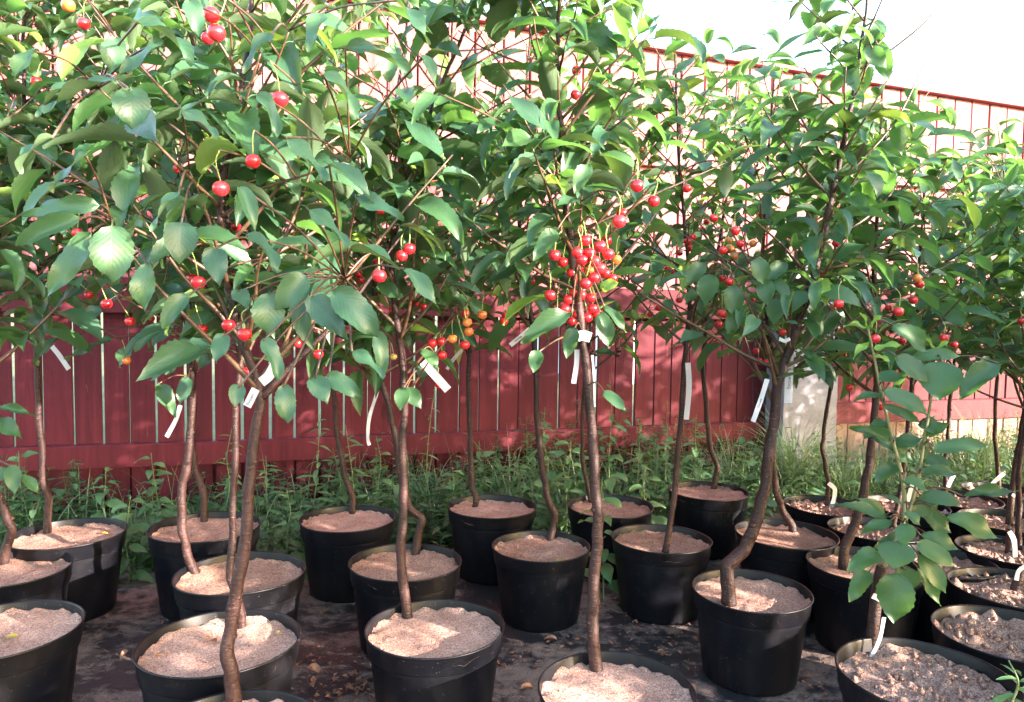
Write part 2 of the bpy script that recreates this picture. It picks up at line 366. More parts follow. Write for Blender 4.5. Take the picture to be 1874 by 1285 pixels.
# ------------------------------------------------------------------ leaf meshes (unit length along +X, normal +Z)
LEAF_PROFILE = [(0, 0), (.05, .40), (.15, .72), (.3, .95), (.43, 1), (.58, .93), (.72, .72), (.83, .46), (.91, .22), (.96, .09), (1, 0)]
def leaf_mesh(name, material, width, fold, bend, twist, seed, pet=0.16, stations=21, shape=0.85, teeth=0.05):
    rr = random.Random(seed); V, UV, Fc = [], [], []
    ph = rr.random() * 6; wav = width * rr.uniform(0.03, 0.09)
    for i in range(stations):
        u = i / (stations - 1)
        uq = u ** shape; hw = 0.0
        for (ua, wa), (ub, wb) in zip(LEAF_PROFILE, LEAF_PROFILE[1:]):
            if ua <= uq <= ub: hw = width * 0.5 * (wa + (wb - wa) * (uq - ua) / (ub - ua))
        th = -bend * u * u * 0.9
        # integrate arc
        x = z = 0.0; S = 8
        for k in range(S):
            uu = u * (k + 0.5) / S; a = -bend * uu + 0.15
            x += math.cos(a) * u / S; z += math.sin(a) * u / S
        ang = -bend * u + 0.15
        tw = twist * u
        for j, v in enumerate((-1, -0.55, 0, 0.55, 1)):
            e = hw * (1 + (teeth if (i % 2) else -teeth) * (abs(v) == 1))
            y = v * e * math.cos(fold)
            h = abs(v) * e * math.sin(fold) + wav * math.sin(u * 9 + ph + v * 2) * (abs(v) ** 2)
            if abs(v) == 0.55: h -= 0.012 * math.sin(u * math.pi)
            yy = y * math.cos(tw) - h * math.sin(tw); hh = y * math.sin(tw) + h * math.cos(tw)
            V.append((x - math.sin(ang) * hh + pet, yy, z + math.cos(ang) * hh)); UV.append((u, 0.5 + 0.5 * v))
    for i in range(stations - 1):
        for j in range(4):
            a = i * 5 + j; Fc.append((a, a + 5, a + 6, a + 1))
    b = len(V)
    for i, (px, pz) in enumerate(((0, -0.02), (pet * 0.5, 0.012), (pet + 0.02, 0.0))):
        for k in range(3):
            a = 2.1 * k; V.append((px, 0.009 * math.cos(a), pz + 0.009 * math.sin(a))); UV.append((0, 0.5))
    for i in range(2):
        for k in range(3):
            Fc.append((b + i * 3 + k, b + i * 3 + (k + 1) % 3, b + i * 3 + 3 + (k + 1) % 3, b + i * 3 + 3 + k))
    return mesh(name, V, Fc, material, True, UV)
def leaf_set(nm, material, n, w=(0.34, 0.48), fold=(0.12, 0.7), bend=(0.2, 1.7), shape=(0.75, 1.05), seed=0, pet=0.16):
    rr = random.Random(seed)
    return [leaf_mesh(nm, material, rr.uniform(*w), rr.uniform(*fold), rr.uniform(*bend), rr.uniform(-0.7, 0.7), rr.random(), pet, 21, rr.uniform(*shape)) for _ in range(n)]
LS = {'leaf': leaf_set('leaf', M['leaf'], 20, seed=1), 'blue': leaf_set('leaf', M['leaf_blue'], 12, seed=2),
      'young': leaf_set('leaf', M['leaf_young'], 4, (0.3, 0.42), seed=3), 'yellow': leaf_set('leaf', M['leaf_yellow'], 3, seed=4),
      'weed': leaf_set('leaf', M['weed'], 5, (0.42, 0.6), (0.1, 0.35), (0.4, 1.2), seed=5, pet=0.1),
      'willow': leaf_set('leaf', M['weed'], 3, (0.18, 0.24), (0.1, 0.35), (0.4, 1.0), seed=6, pet=0.04),
      'flat': [leaf_mesh('leaf', M['leaf_blue'], 1.0, f, b, t, 3 + i, 0.12, 17, s, 0.035) for i, (f, b, t, s) in enumerate(((0.16, 0.5, 0.1, 0.82), (0.3, 0.7, -0.15, 0.9), (0.08, 0.35, 0.2, 0.8), (0.22, 0.9, 0.0, 1.0)))],
      'flatg': [leaf_mesh('leaf', M['leaf'], 1.0, f, b, t, 13 + i, 0.12, 17, s, 0.035) for i, (f, b, t, s) in enumerate(((0.16, 0.5, 0.1, 0.95), (0.26, 0.7, -0.15, 1.05), (0.1, 0.35, 0.2, 0.9)))],
      'flaty': [leaf_mesh('leaf', M['leaf_young'], 1.0, 0.15, 0.5, 0.1, 23, 0.12, 17, 0.9, 0.035)]}
def frame(b, d, n):
    d = d.normalized(); n = (n - d * n.dot(d))
    if n.length < 1e-4: n = Vector((0, -1, 0.3)) - d * Vector((0, -1, 0.3)).dot(d)
    n.normalize(); y = n.cross(d)
    m = Matrix((d, y, n)).transposed().to_4x4(); m.translation = b; return m

# ================================================================== SETTING
def structure(name, me): o = link(name, me); o['kind'] = 'structure'; return o
v = [(-300, -300, 0), (300, -300, 0), (300, 300, 0), (-300, 300, 0)]
structure('ground', mesh('ground', v, [(0, 1, 2, 3)], M['ground'], False))

FA = at(0, 700, 3.0); FB = at(1240, 700, 3.915)
fo = Vector((FA.x, FA.y, 0)); fu = Vector((FB.x - FA.x, FB.y - FA.y, 0)).normalized(); fn = Vector((fu.y, -fu.x, 0))   # fn towards the camera
def fence_s(px):                      # distance along the fence seen at image column px
    d = ray(px, 620); d = Vector((d.x, d.y, 0))
    # solve fo + s*fu = k*d
    det = fu.x * (-d.y) + fu.y * d.x
    return (-fo.x * (-d.y) + (-fo.y) * d.x) / det
FM = Matrix((fu, -fn, Vector((0, 0, 1)))).transposed().to_4x4(); FM.translation = fo   # local x along, y away from camera

# ground cloth, gently wrinkled, ends in a ragged line before the fence
V, Fc = [], []; nx, ny = 110, 60
for j in range(ny + 1):
    for i in range(nx + 1):
        s = i / nx * 9.5 - 2.6
        t = j / ny
        edge = 0.72 + 0.10 * noise.noise(Vector((s * 1.7, 3.3, 0))) + 0.04 * noise.noise(Vector((s * 9, 1.3, 0)))
        dist = edge + (1 - t) * 5.2
        p = fo + fu * s + fn * dist
        z = 0.006 + 0.0035 * noise.noise(Vector((p.x * 5, p.y * 9, 0))) + 0.0015 * noise.noise(Vector((p.x * 21, p.y * 24, 2)))
        V.append((p.x, p.y, z))
for j in range(ny):
    for i in range(nx):
        a = j * (nx + 1) + i; Fc.append((a, a + nx + 1, a + nx + 2, a + 1)[::-1])
structure('ground_cloth', mesh('ground_cloth', V, Fc, M['cloth']))

# ------------------------------------------------------------------ fence
S_POST0, S_POST1 = fence_s(1398), fence_s(1500)
def board(parent, name, x0, x1, y0, y1, z0, z1, m, tilt=0.0, bev=0.003):
    v, f = boxv(-(x1 - x0) / 2, (x1 - x0) / 2, y0, y1, 0, z1 - z0, bev)
    me = mesh(name, v, f, m, False)
    mw = FM @ Matrix.Translation(((x0 + x1) / 2, 0, z0)) @ Matrix.Rotation(tilt, 4, 'Y')
    return link(name, me, parent, mw)
def rail(parent, x0, x1, yn, yf, z0, z1):
    n = 10; Vv, Ff = [], []
    for i in range(n + 1):
        x = x0 + (x1 - x0) * i / n; dz = 0.006 * noise.noise(Vector((x * 2.1, z0 * 7, 0)))
        for (y, z) in ((yn, z0), (yn, z1 - 0.004), (yn + 0.004, z1), (yf, z1), (yf, z0)): Vv.append((x, y, z + dz))
    for i in range(n):
        for k in range(5):
            a = i * 5 + k; b = i * 5 + (k + 1) % 5; Ff.append((a, a + 5, b + 5, b))
    Ff.append((0, 1, 2, 3, 4)); Ff.append(tuple(n * 5 + k for k in (4, 3, 2, 1, 0)))
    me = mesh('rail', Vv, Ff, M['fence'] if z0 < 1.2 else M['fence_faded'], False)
    return link('rail', me, parent, FM.copy())
def top_z(s): return 2.35 - 0.024 * s
fl = thing('wooden_fence', fo, 'long dark red board fence behind the potted trees, left of the concrete post', 'fence')
fr = thing('wooden_fence', fo + fu * S_POST1, 'sunlit red board fence standing on pale lower boards, right of the concrete post', 'fence')
rb = random.Random(5)
def upper(parent, s0, s1):
    s = s0
    while s < s1 - 0.03:
        w = min(0.131 + rb.uniform(-0.006, 0.006), s1 - s)
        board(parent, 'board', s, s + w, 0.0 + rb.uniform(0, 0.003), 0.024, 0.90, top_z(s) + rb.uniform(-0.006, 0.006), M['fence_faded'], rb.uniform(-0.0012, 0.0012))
        s += w + 0.008 + rb.uniform(-0.002, 0.003)
    # cover boards on the far side close the joints of the upper tier
    s = s0 + 0.06
    while s < s1 - 0.1:
        board(parent, 'backing_board', s, s + 0.142, 0.030, 0.05, 0.92, top_z(s) - 0.03, M['fence']); s += 0.146
S_MID = (S_POST0 + S_POST1) / 2; S_TIGHT = fence_s(640)
upper(fl, -1.2, S_MID - 0.004); upper(fr, S_MID + 0.004, 7.2)
s = -1.2
while s < S_MID - 0.05:
    w = min(0.101 + rb.uniform(-0.006, 0.008), S_MID - s)
    board(fl, 'board', s, s + w, 0.010 + rb.uniform(0, 0.003), 0.032, 0.02, 0.893, M['fence'], rb.uniform(-0.007, 0.007))
    gap = rb.choice((0.006, 0.010, 0.013, 0.009)) if s < S_TIGHT else rb.choice((0.004, 0.006, 0.005, 0.004, 0.013, 0.006))
    s += w + gap
board(fl, 'base_board', -1.2, S_POST0 - 0.01, 0.036, 0.056, 0.0, 0.215, M['fence'])
s = S_POST1
while s < 7.2:
    w = 0.115 + rb.uniform(-0.008, 0.008)
    board(fr, 'board', s, s + w, 0.010, 0.032, 0.27, 0.893, M['fence'], rb.uniform(-0.002, 0.002))
    board(fr, 'lower_board', s, s + w, 0.014, 0.034, 0.02, 0.266, M['fence_raw'], rb.uniform(-0.004, 0.004))
    s += w + rb.choice((0.003, 0.006, 0.012))
for (z0, z1) in ((0.205, 0.305), (0.878, 1.03), (1.68, 1.79)):
    rail(fl, -1.2, S_POST0 if z0 < 1.2 else S_MID - 0.002, -0.04, -0.001, z0, z1)
for (z0, z1) in ((0.28, 0.40), (0.878, 1.03), (1.68, 1.79)):
    rail(fr, S_POST1 if z0 < 1.2 else S_MID + 0.002, 7.2, -0.04, -0.001, z0, z1)
def cap(parent, s0, s1):
    Vv, Ff = [], []
    n = 8
    for i in range(n + 1):
        x = s0 + (s1 - s0) * i / n; z = top_z(x) + 0.002
        for (y, zz) in ((-0.04, 0), (-0.04, 0.022), (0.055, 0.026), (0.055, 0.004)): Vv.append((x, y, z + zz))
    for i in range(n):
        for k in range(4):
            a = i * 4 + k; b = i * 4 + (k + 1) % 4; Ff.append((a, a + 4, b + 4, b))
    Ff += [(0, 1, 2, 3), tuple(n * 4 + k for k in (3, 2, 1, 0))]
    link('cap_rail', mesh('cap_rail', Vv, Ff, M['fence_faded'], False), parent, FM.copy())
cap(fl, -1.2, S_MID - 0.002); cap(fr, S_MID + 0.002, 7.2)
# concrete post with chipped arrises
Vv, Ff = [], []; n = 26; prof = 20
pw = (S_POST1 - S_POST0) - 0.006; pd = 0.16
for i in range(n + 1):
    z = -0.02 + 1.22 * i / n
    for k in range(prof):
        a = k / prof * 4; sd = int(a); t = a - sd
        c4 = [(-1, -1), (1, -1), (1, 1), (-1, 1)]
        x = c4[sd][0] * (1 - t) + c4[(sd + 1) % 4][0] * t; y = c4[sd][1] * (1 - t) + c4[(sd + 1) % 4][1] * t
        k2 = 1 - 0.03 * (abs(x) > 0.98 and abs(y) > 0.98)
        q = 0.006 * noise.noise(Vector((x * 5, y * 5, z * 14))) + 0.004 * noise.noise(Vector((x * 15, y * 15, z * 50)))
        Vv.append(((S_POST0 + S_POST1) / 2 + x * (pw / 2 * k2 - 0.004) , -0.095 + y * (pd / 2) * k2 + q, z))
for i in range(n):
    for k in range(prof):
        a = i * prof + k; b = i * prof + (k + 1) % prof; Ff.append((a, b, b + prof, a + prof))
Ff.append(tuple(n * prof + k for k in range(prof)))
po = link('concrete_post', mesh('concrete_post', Vv, Ff, M['concrete'], False), None, FM.copy())
tag(po, 'wide grey pitted concrete post between the two runs of red fence', 'post')

# whitewashed shed beyond the fence, its corrugated eave just showing over it
se0, se1 = at(1130, 90, 9.0), at(1352, 90, 9.6)
sd_ = thing('shed', Vector((se0.x, se0.y, 0)), 'pale shed behind the fence, its wavy roof edge just above it', 'shed')
ex = (se1 - se0); ex.z = 0; el_ = ex.length; ex.normalize(); ey = Vector((-ex.y, ex.x, 0)); zt = se0.z
SM = Matrix((ex, ey, Vector((0, 0, 1)))).transposed().to_4x4(); SM.translation = Vector((se0.x, se0.y, 0))
v, f = boxv(0.1, el_ - 0.1, 0.12, 3.0, 0.0, zt - 0.03); link('wall', mesh('wall', v, f, M['whitewash'], False), sd_, SM.copy())
v, f = [], []; nn = 96
for i in range(nn + 1):
    x = el_ * i / nn; w_ = 0.022 * math.sin(x / 0.13 * 2 * math.pi)
    for (y, z) in ((0, 0), (3.1, 0.5), (3.1, 0.512), (0, 0.012)): v.append((x, y, zt + w_ + z))
for i in range(nn):
    for k in range(4):
        a = i * 4 + k; b = i * 4 + (k + 1) % 4; f.append((a, b, b + 4, a + 4))
link('roof', mesh('roof', v, f, M['roof']), sd_, SM.copy())

# ================================================================== POTS
def yh(px): return 572 + 0.014 * (px - 937)
def lathe(prof, n, warp, seed, close=False):
    V, Fc = [], []
    for i, (r, z) in enumerate(prof):
        for k in range(n):
            a = 2 * math.pi * k / n
            w = 1 + warp * (0.6 * math.cos(2 * a + seed) + 0.4 * noise.noise(Vector((math.cos(a) * 1.5, math.sin(a) * 1.5, seed))))
            zz = z + (warp * 0.35 * noise.noise(Vector((math.cos(a) * 1.1, math.sin(a) * 1.1, seed + 9))) if z > 0.4 else 0)
            V.append((r * w * math.cos(a), r * w * math.sin(a), zz))
    for i in range(len(prof) - 1):
        for k in range(n):
            a = i * n + k; b = i * n + (k + 1) % n; Fc.append((a, b, b + n, a + n))
    return V, Fc
POTM = []
for q in range(4):
    w = 0.012 + 0.006 * q
    body = [(0.0, 0.004), (0.36, 0.004), (0.375, 0.0), (0.388, 0.012), (0.392, 0.03), (0.43, 0.36), (0.462, 0.665), (0.463, 0.672)]
    v, f = lathe(body, 48, w, q * 1.7); bm_ = mesh('body', v, f, M['pot'])
    rim = [(0.462, 0.655), (0.476, 0.652), (0.4795, 0.660), (0.4875, 0.775), (0.493, 0.784), (0.4995, 0.79), (0.5, 0.797), (0.496, 0.802), (0.488, 0.80), (0.484, 0.79), (0.470, 0.62)]
    v, f = lathe(rim, 48, w, q * 1.7); rm_ = mesh('rim', v, f, M['pot'])
    POTM.append((bm_, rm_))
def soil_mesh(r, seed, amp, clod, material, lvl):
    V, Fc = [(0, 0, 0)], []; nr, na = (17, 54) if r < 0.1 else (26, 84)
    rs = random.Random(seed); dx, dy = rs.uniform(-.3, .3), rs.uniform(-.3, .3)
    def hz(x, y):
        u, vv = x / r, y / r
        h = amp * 0.9 * noise.noise(Vector((u * 1.6, vv * 1.6, seed))) + amp * 0.35 * noise.noise(Vector((u * 5, vv * 5, seed))) + amp * 0.16 * noise.noise(Vector((u * 15, vv * 15, seed)))
        h -= amp * 1.1 * math.exp(-((u - dx) ** 2 + (vv - dy) ** 2) / 0.09)
        if clod: h += clod * max(0, noise.noise(Vector((u * 7.5, vv * 7.5, seed + 4))) - 0.05) * 1.6
        return h
    V[0] = (0, 0, hz(0, 0))
    for i in range(1, nr + 1):
        rr = r * i / nr
        for k in range(na):
            a = 2 * math.pi * k / na; x, y = rr * math.cos(a), rr * math.sin(a)
            z = hz(x, y)
            if i >= nr - 1: z += 0.008 * noise.noise(Vector((math.cos(a) * 5, math.sin(a) * 5, seed))) + 0.006 * noise.noise(Vector((math.cos(a) * 17, math.sin(a) * 17, seed))) + 0.002
            V.append((x, y, z))
    for k in range(na): Fc.append((0, 1 + k, 1 + (k + 1) % na))
    for i in range(nr - 1):
        for k in range(na):
            a = 1 + i * na + k; b = 1 + i * na + (k + 1) % na; Fc.append((a, a + na, b + na, b))
    # crumbs and clods lying on top, kept in the soil's own mesh
    for _ in range(60 if not clod else 110):
        a = rs.uniform(0, 6.28); q = r * 0.93 * math.sqrt(rs.random()); x, y = q * math.cos(a), q * math.sin(a)
        s_ = rs.uniform(0.0015, 0.0035) if not clod else rs.choice((rs.uniform(0.002, 0.005), rs.uniform(0.004, 0.011)))
        c = Vector((x, y, hz(x, y) + s_ * 0.4)); b = len(V)
        for d in ((1, 0, 0), (-.6, .8, 0.1), (-.6, -.8, -.1), (0, .1, .9), (0, 0, -.8)):
            V.append(c + Vector(d) * s_ * rs.uniform(0.7, 1.3))
        Fc += [(b, b + 1, b + 3), (b + 1, b + 2, b + 3), (b + 2, b, b + 3), (b + 1, b, b + 4), (b + 2, b + 1, b + 4), (b, b + 2, b + 4)]
    return mesh('soil', V, Fc, material)

# (rim centre x, rim centre y, rim width) in the photograph, soil kind, label
POTS = {
 'A': (-2, 1152, 280, 'sand', 'black pot of pale sand cut off by the left edge, nearest of the pots there'),
 'B': (403, 1172, 289, 'sand', 'black pot of sand behind the thick forked trunk, leaf scraps on its sand'),
 'C': (418, 1352, 356, 'sand', 'black pot cut off by the bottom edge, holding the thick forked trunk'),
 'D': (797, 1147, 259, 'sand', 'large black pot of heaped pale sand, slim trunk at its left rim'),
 'E': (1128, 1260, 298, 'sand', 'black pot at the bottom edge under the straight trunk with the dense cherry bunch'),
 'G': (1375, 1079, 218, 'sand', 'black pot with an elbow-bent trunk, whole front wall in view, right of centre'),
 'H': (1693, 1234, 309, 'soil', 'black pot of crumbly soil at bottom right holding the leafy young sapling'),
 'I': (1846, 1158, 258, 'soil', 'black pot of brown soil at the right edge, behind the sapling pot'),
 'J': (1860, 1076, 224, 'soil', 'black pot at the right edge holding a short stub trunk with a white loop'),
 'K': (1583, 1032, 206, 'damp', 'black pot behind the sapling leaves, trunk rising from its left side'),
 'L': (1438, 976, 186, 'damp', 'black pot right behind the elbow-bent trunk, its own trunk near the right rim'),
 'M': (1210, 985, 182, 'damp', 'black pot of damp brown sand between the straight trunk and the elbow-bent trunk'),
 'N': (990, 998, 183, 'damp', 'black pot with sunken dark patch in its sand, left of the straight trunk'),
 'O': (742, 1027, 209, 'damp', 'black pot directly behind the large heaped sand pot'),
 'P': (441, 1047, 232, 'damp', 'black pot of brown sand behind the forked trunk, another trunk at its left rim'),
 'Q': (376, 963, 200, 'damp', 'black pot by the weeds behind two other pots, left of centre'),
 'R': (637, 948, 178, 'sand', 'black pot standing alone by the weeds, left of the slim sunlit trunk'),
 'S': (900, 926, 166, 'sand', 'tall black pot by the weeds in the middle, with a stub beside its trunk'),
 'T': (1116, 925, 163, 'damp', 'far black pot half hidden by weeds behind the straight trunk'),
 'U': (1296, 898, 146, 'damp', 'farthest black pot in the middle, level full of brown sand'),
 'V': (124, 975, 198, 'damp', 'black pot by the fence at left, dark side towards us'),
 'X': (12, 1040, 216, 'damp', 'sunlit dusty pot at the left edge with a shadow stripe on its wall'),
 'Y': (1508, 924, 146, 'soil', 'far black pot of clods beside the grass tuft, trunk with white label'),
 'Z': (1604, 968, 166, 'soil', 'black pot of clods mostly hidden behind the sapling and its left neighbour'),
 'a': (1655, 924, 150, 'soil', 'far black pot hidden behind the upper sapling stems'),
 'b': (1752, 912, 146, 'soil', 'far black pot right of the sapling stems with thin trunks'),
 'c': (1832, 897, 130, 'soil', 'small far black pot at the back right corner'),
 'd': (1852, 953, 174, 'soil', 'black pot of pebbly soil at the right edge, holding a ringed trunk'),
 'e': (1852, 1006, 184, 'soil', 'black pot at the right edge with a thick white-wrapped stub'),
 'f': (1722, 1026, 186, 'soil', 'black pot of dark soil behind the sapling, right of its stem'),
}
POT = {}
rp = random.Random(21)
for i, (k, (cx, cy, w, sk, lab)) in enumerate(POTS.items()):
    D = 0.9 / (0.8 + (cy - yh(cx)) / w); D = min(0.325, max(0.275, D))
    Y = F * D / w
    c = at(cx, cy, Y); hgt = max(0.19, c.z)
    o = thing('plant_pot', Vector((c.x, c.y, 0.006)), lab, 'pot', 'black nursery pots on the ground cloth')
    bm_, rm_ = POTM[i % 4]
    szz = (hgt - 0.006) / 0.797
    rz = rp.uniform(0, 6.28)
    mw = Matrix.Translation((c.x, c.y, 0.006)) @ Matrix.Rotation(rz, 4, 'Z') @ Matrix.Diagonal((D, D, szz, 1))
    link('body', bm_, o, mw); link('rim', rm_, o, mw)
    lvl = hgt - (0.020 if sk != 'soil' else 0.026)
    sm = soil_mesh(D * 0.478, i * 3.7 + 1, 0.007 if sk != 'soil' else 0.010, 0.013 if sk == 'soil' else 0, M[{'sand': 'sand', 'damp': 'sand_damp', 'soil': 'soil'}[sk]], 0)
    link('soil', sm, o, Matrix.Translation((c.x, c.y, lvl)))
    POT[k] = (c, D, hgt, lvl)

# ================================================================== TREES
class Tree:
    def __init__(s, label, base, name='cherry_tree'):
        s.root = thing(name, base, label, 'tree', 'potted cherry trees')
        s.base = base; s.branches = []; s.nleaf = 0; s.leaves = []
    def stem(s, pts, r0, r1, name, material, sides=7, n=5, wob=0.1, node=True, cap=True, flare=0.0):
        P = catmull(pts, n) if len(pts) > 2 else [pts[0].lerp(pts[1], i / 4) for i in range(5)]
        tot = sum((P[i + 1] - P[i]).length for i in range(len(P) - 1)); acc = 0; rad = []
        for i, p in enumerate(P):
            if i: acc += (p - P[i - 1]).length
            t = acc / tot; r = r0 + (r1 - r0) * t
            if node: r *= 1 + 0.10 * max(0, noise.noise(Vector((p.z * 23 + s.base.x * 7, s.base.y * 5, 0))))
            if flare: r *= 1 + flare * math.exp(-acc / 0.035)
            rad.append(r)
        v, f = tube(P, rad, sides, wob)
        link(name, mesh(name, v, f, material), s.root)
        s.branches.append((P, rad)); return P
    def add_leaf(s, me, mw):
        link('leaf', me, s.root, mw); s.nleaf += 1
TREES = {}
CH = []     # cherries in the photograph, filled below: (px, py, radius px, colour)

def nearest(tree, p, wy=1.0):
    best = None
    for P, rad in tree.branches:
        for q in P:
            d = (q.x - p.x) ** 2 + (q.z - p.z) ** 2 + wy * (q.y - p.y) ** 2
            if best is None or d < best[0]: best = (d, q)
    return best

CROWN_LOW = [(-400, 660), (0, 660), (130, 690), (300, 680), (420, 740), (540, 775), (650, 730), (740, 740), (830, 700), (900, 640), (960, 690), (1060, 660), (1130, 680), (1200, 650), (1300, 640), (1450, 680), (1520, 700), (1600, 720), (1700, 650), (1874, 690), (2300, 690)]
def low_limit(x):
    for (a, ya), (b, yb) in zip(CROWN_LOW, CROWN_LOW[1:]):
        if a <= x <= b: return 22 + ya + (yb - ya) * (x - a) / (b - a)
    return 680
CHERRY_SCREEN = []
KEEP_CLEAR = []
def leaf_ok(mw, ln, minY, low=True):
    b = mw.translation; d = mw.col[0].to_3d().normalized()
    for t in (0.0, 0.35, 0.7, 1.05):
        x, y, z = proj(b + d * ln * t)
        if z < minY: return False
        if low and y > low_limit(x) and z < 3.2: return False
        for (cx, cy, cr, cz) in CHERRY_SCREEN:
            rr = cr + 0.14 * ln * F / z
            if z < cz + 0.02 and abs(x - cx) < rr and abs(y - cy) < rr: return False
        for (x0, x1, y0, y1, keep) in KEEP_CLEAR:
            if x0 < x < x1 and y0 < y < y1 and R.random() > keep: return False
    return True
LEAFN = [0]
def pick_set(kind, cool):
    r = R.random()
    if r < 0.035: return LS['young']
    if r < 0.039: return LS['yellow']
    return LS['blue'] if r < 0.06 + cool else LS['leaf']
def leaves_along(tree, P, t0, spacing, size, cool, minY, az0, droop=0.35, taper=True):
    tot = sum((P[i + 1] - P[i]).length for i in range(len(P) - 1)); acc = 0; nxt = tot * t0; az = az0
    for i in range(len(P) - 1):
        seg = P[i + 1] - P[i]; l = seg.length
        while nxt <= acc + l:
            p = P[i] + seg * ((nxt - acc) / max(l, 1e-6)); t = seg.normalized()
            nxt += spacing * R.uniform(0.75, 1.25); az += 2.4 + R.uniform(-0.4, 0.4)
            a = t.cross(Vector((0, 0, 1))) if abs(t.z) < 0.9 else t.cross(Vector((1, 0, 0)))
            a.normalize(); b = t.cross(a)
            o = a * math.cos(az) + b * math.sin(az)
            d = o * R.uniform(0.6, 1.0) + t * R.uniform(0.15, 0.6) + Vector((0, 0, -droop * R.uniform(-0.4, 1.5))) + Vector((0, 0, 0.1)); d.z *= 0.75
            if abs(d.z) > 0.75 * d.length: d.z *= 0.6
            ln = size * R.uniform(0.72, 1.18)
            if taper and (p - P[-1]).length < 0.06: ln *= 0.75
            nn = Vector((R.uniform(-0.5, 0.5), R.uniform(-0.6, 0.3), 1.0))
            mw = frame(p, d, nn) @ Matrix.Scale(ln, 4)
            if tree.nleaf < 250 and leaf_ok(mw, ln, minY): tree.add_leaf(R.choice(pick_set(tree.kind or '', cool)), mw)
        acc += l
Tree.kind = ''

def build_crown(tree, P, rad, t_start, nlat, length, size, spacing, cool, minY, seed, camscale=1.0, leader_leaves=True):
    rr = random.Random(seed)
    n = len(P); i0 = int(n * t_start)
    tot = n - 1 - i0; az = rr.uniform(0, 6.28)
    for k in range(nlat):
        f = (k + rr.uniform(0.1, 0.9)) / nlat
        idx = min(n - 2, i0 + int(f * tot * 0.93)); p = P[idx]
        az += 2.4 + rr.uniform(-0.35, 0.35)
        el = math.radians(rr.uniform(18, 52))
        Lb = length * (1.0 - 0.55 * f) * rr.uniform(0.7, 1.15)
        dirh = Vector((math.cos(az), math.sin(az), 0))
        if dirh.y < 0: Lb *= 1 - (1 - camscale) * (-dirh.y)
        pts = [p]; d = (dirh * math.cos(el) + Vector((0, 0, math.sin(el))))
        for q in range(4):
            d = (d + Vector((rr.uniform(-.16, .16), rr.uniform(-.16, .16), rr.uniform(-0.02, 0.2)))).normalized()
            pts.append(pts[-1] + d * Lb / 4)
        r0 = min(rad[idx] * 0.62, 0.0035 + 0.006 * Lb)
        BP = tree.stem(pts, r0, 0.0013, 'branch', M['twig'], 6, 4)
        leaves_along(tree, BP, 0.14, spacing, size, cool, minY, rr.uniform(0, 6))
    if leader_leaves:
        leaves_along(tree, P[i0:], 0.02, spacing * 1.25, size * 0.95, cool, minY, rr.uniform(0, 6), 0.3)

def world_path(base, pts, Y0, lean=None):
    out = [base]
    for i, q in enumerate(pts):
        dy = q[2] if len(q) > 2 else 0.0
        out.append(at(q[0], q[1], Y0 + dy))
    return out

# cherries seen in the photograph
CHERRIES = """387,27,15 396,60,16 380,70,12 512,182,15 153,43,11 463,295,14 404,345,15 326,309,9 67,150,10 142,427,10 432,415,9 433,438,8
363,517,13 350,510,10 418,595,12 448,612,13 370,602,10 582,648,10 641,578,10 238,588,9 195,556,10 163,540,8 452,680,10 125,10,12,o 472,130,8,o 232,660,8,o
697,383,10 749,455,11 735,468,11 694,505,13 655,500,8 720,567,8 776,562,7 808,625,9 828,620,9,o 809,650,9 792,628,9 803,703,8 720,653,7,g 851,631,9 858,607,9,o
855,590,9,o 883,576,9,o 852,574,8 760,555,7 926,578,8 922,588,8 660,512,8 545,628,9 690,480,8
1015,467,11 1057,462,11 1079,463,11 1098,451,12 1113,465,11 1128,475,10,o 1098,491,11 1055,512,10 1072,519,11 1121,510,10 1007,540,11 1060,490,10 1079,496,10,o
1034,566,10 1020,575,10 1058,576,10 1075,581,10 1095,575,10 1052,535,10 1072,440,11 1132,640,6,d 1131,648,6,d 1085,646,6,d
1055,129,9 1053,173,9 1166,340,12 1196,368,11 1133,405,13 1138,390,10 1175,275,6,o
1258,442,7 1335,440,7,o 1355,446,8 1378,446,7,o 1323,458,8 1345,469,7,o 1335,452,6,g 1244,463,6 1279,495,7 1323,509,7 1335,516,8 1358,542,7 1339,544,6 1243,549,6
1321,573,8 1316,593,7 1384,642,6 1388,661,7 1404,663,7 1432,608,7 1306,399,8 1346,422,9 1293,406,6 1257,345,8 1531,445,8
1679,509,8,o 1683,520,8 1623,535,7 1672,549,8 1645,570,9 1625,564,6 1603,586,6 1535,556,9 1523,563,7,o 1602,620,9 1652,624,7 1728,618,8 1746,630,7 1555,709,7 1539,605,6,o 1612,745,6
1088,478,11 1066,476,11 1046,500,10 1088,508,11 1064,540,10 1082,545,10 1108,500,10 1040,548,10 1085,565,10 1030,480,10 1110,440,10 1046,588,9 1205,563,6 1190,575,6 1870,588,7 1325,576,6 1262,590,6"""
CHERRIES = [(lambda a: (float(a[0]), float(a[1]), float(a[2]), a[3] if len(a) > 3 else 'r'))(t.split(',')) for t in CHERRIES.split()]
for (cx, cy, cr, cc) in CHERRIES:
    Z = min(2.5, max(0.86, 0.0108 * F / cr)); CHERRY_SCREEN.append((cx, cy, cr, Z))

# regions of the crowns that stand open towards the fence and the sky
KEEP_CLEAR += [(640, 1000, 40, 190, 0.62), (40, 330, 60, 130, 0.75), (1600, 1900, -50, 190, 0.45), (1120, 1250, 520, 560, 0.5)]

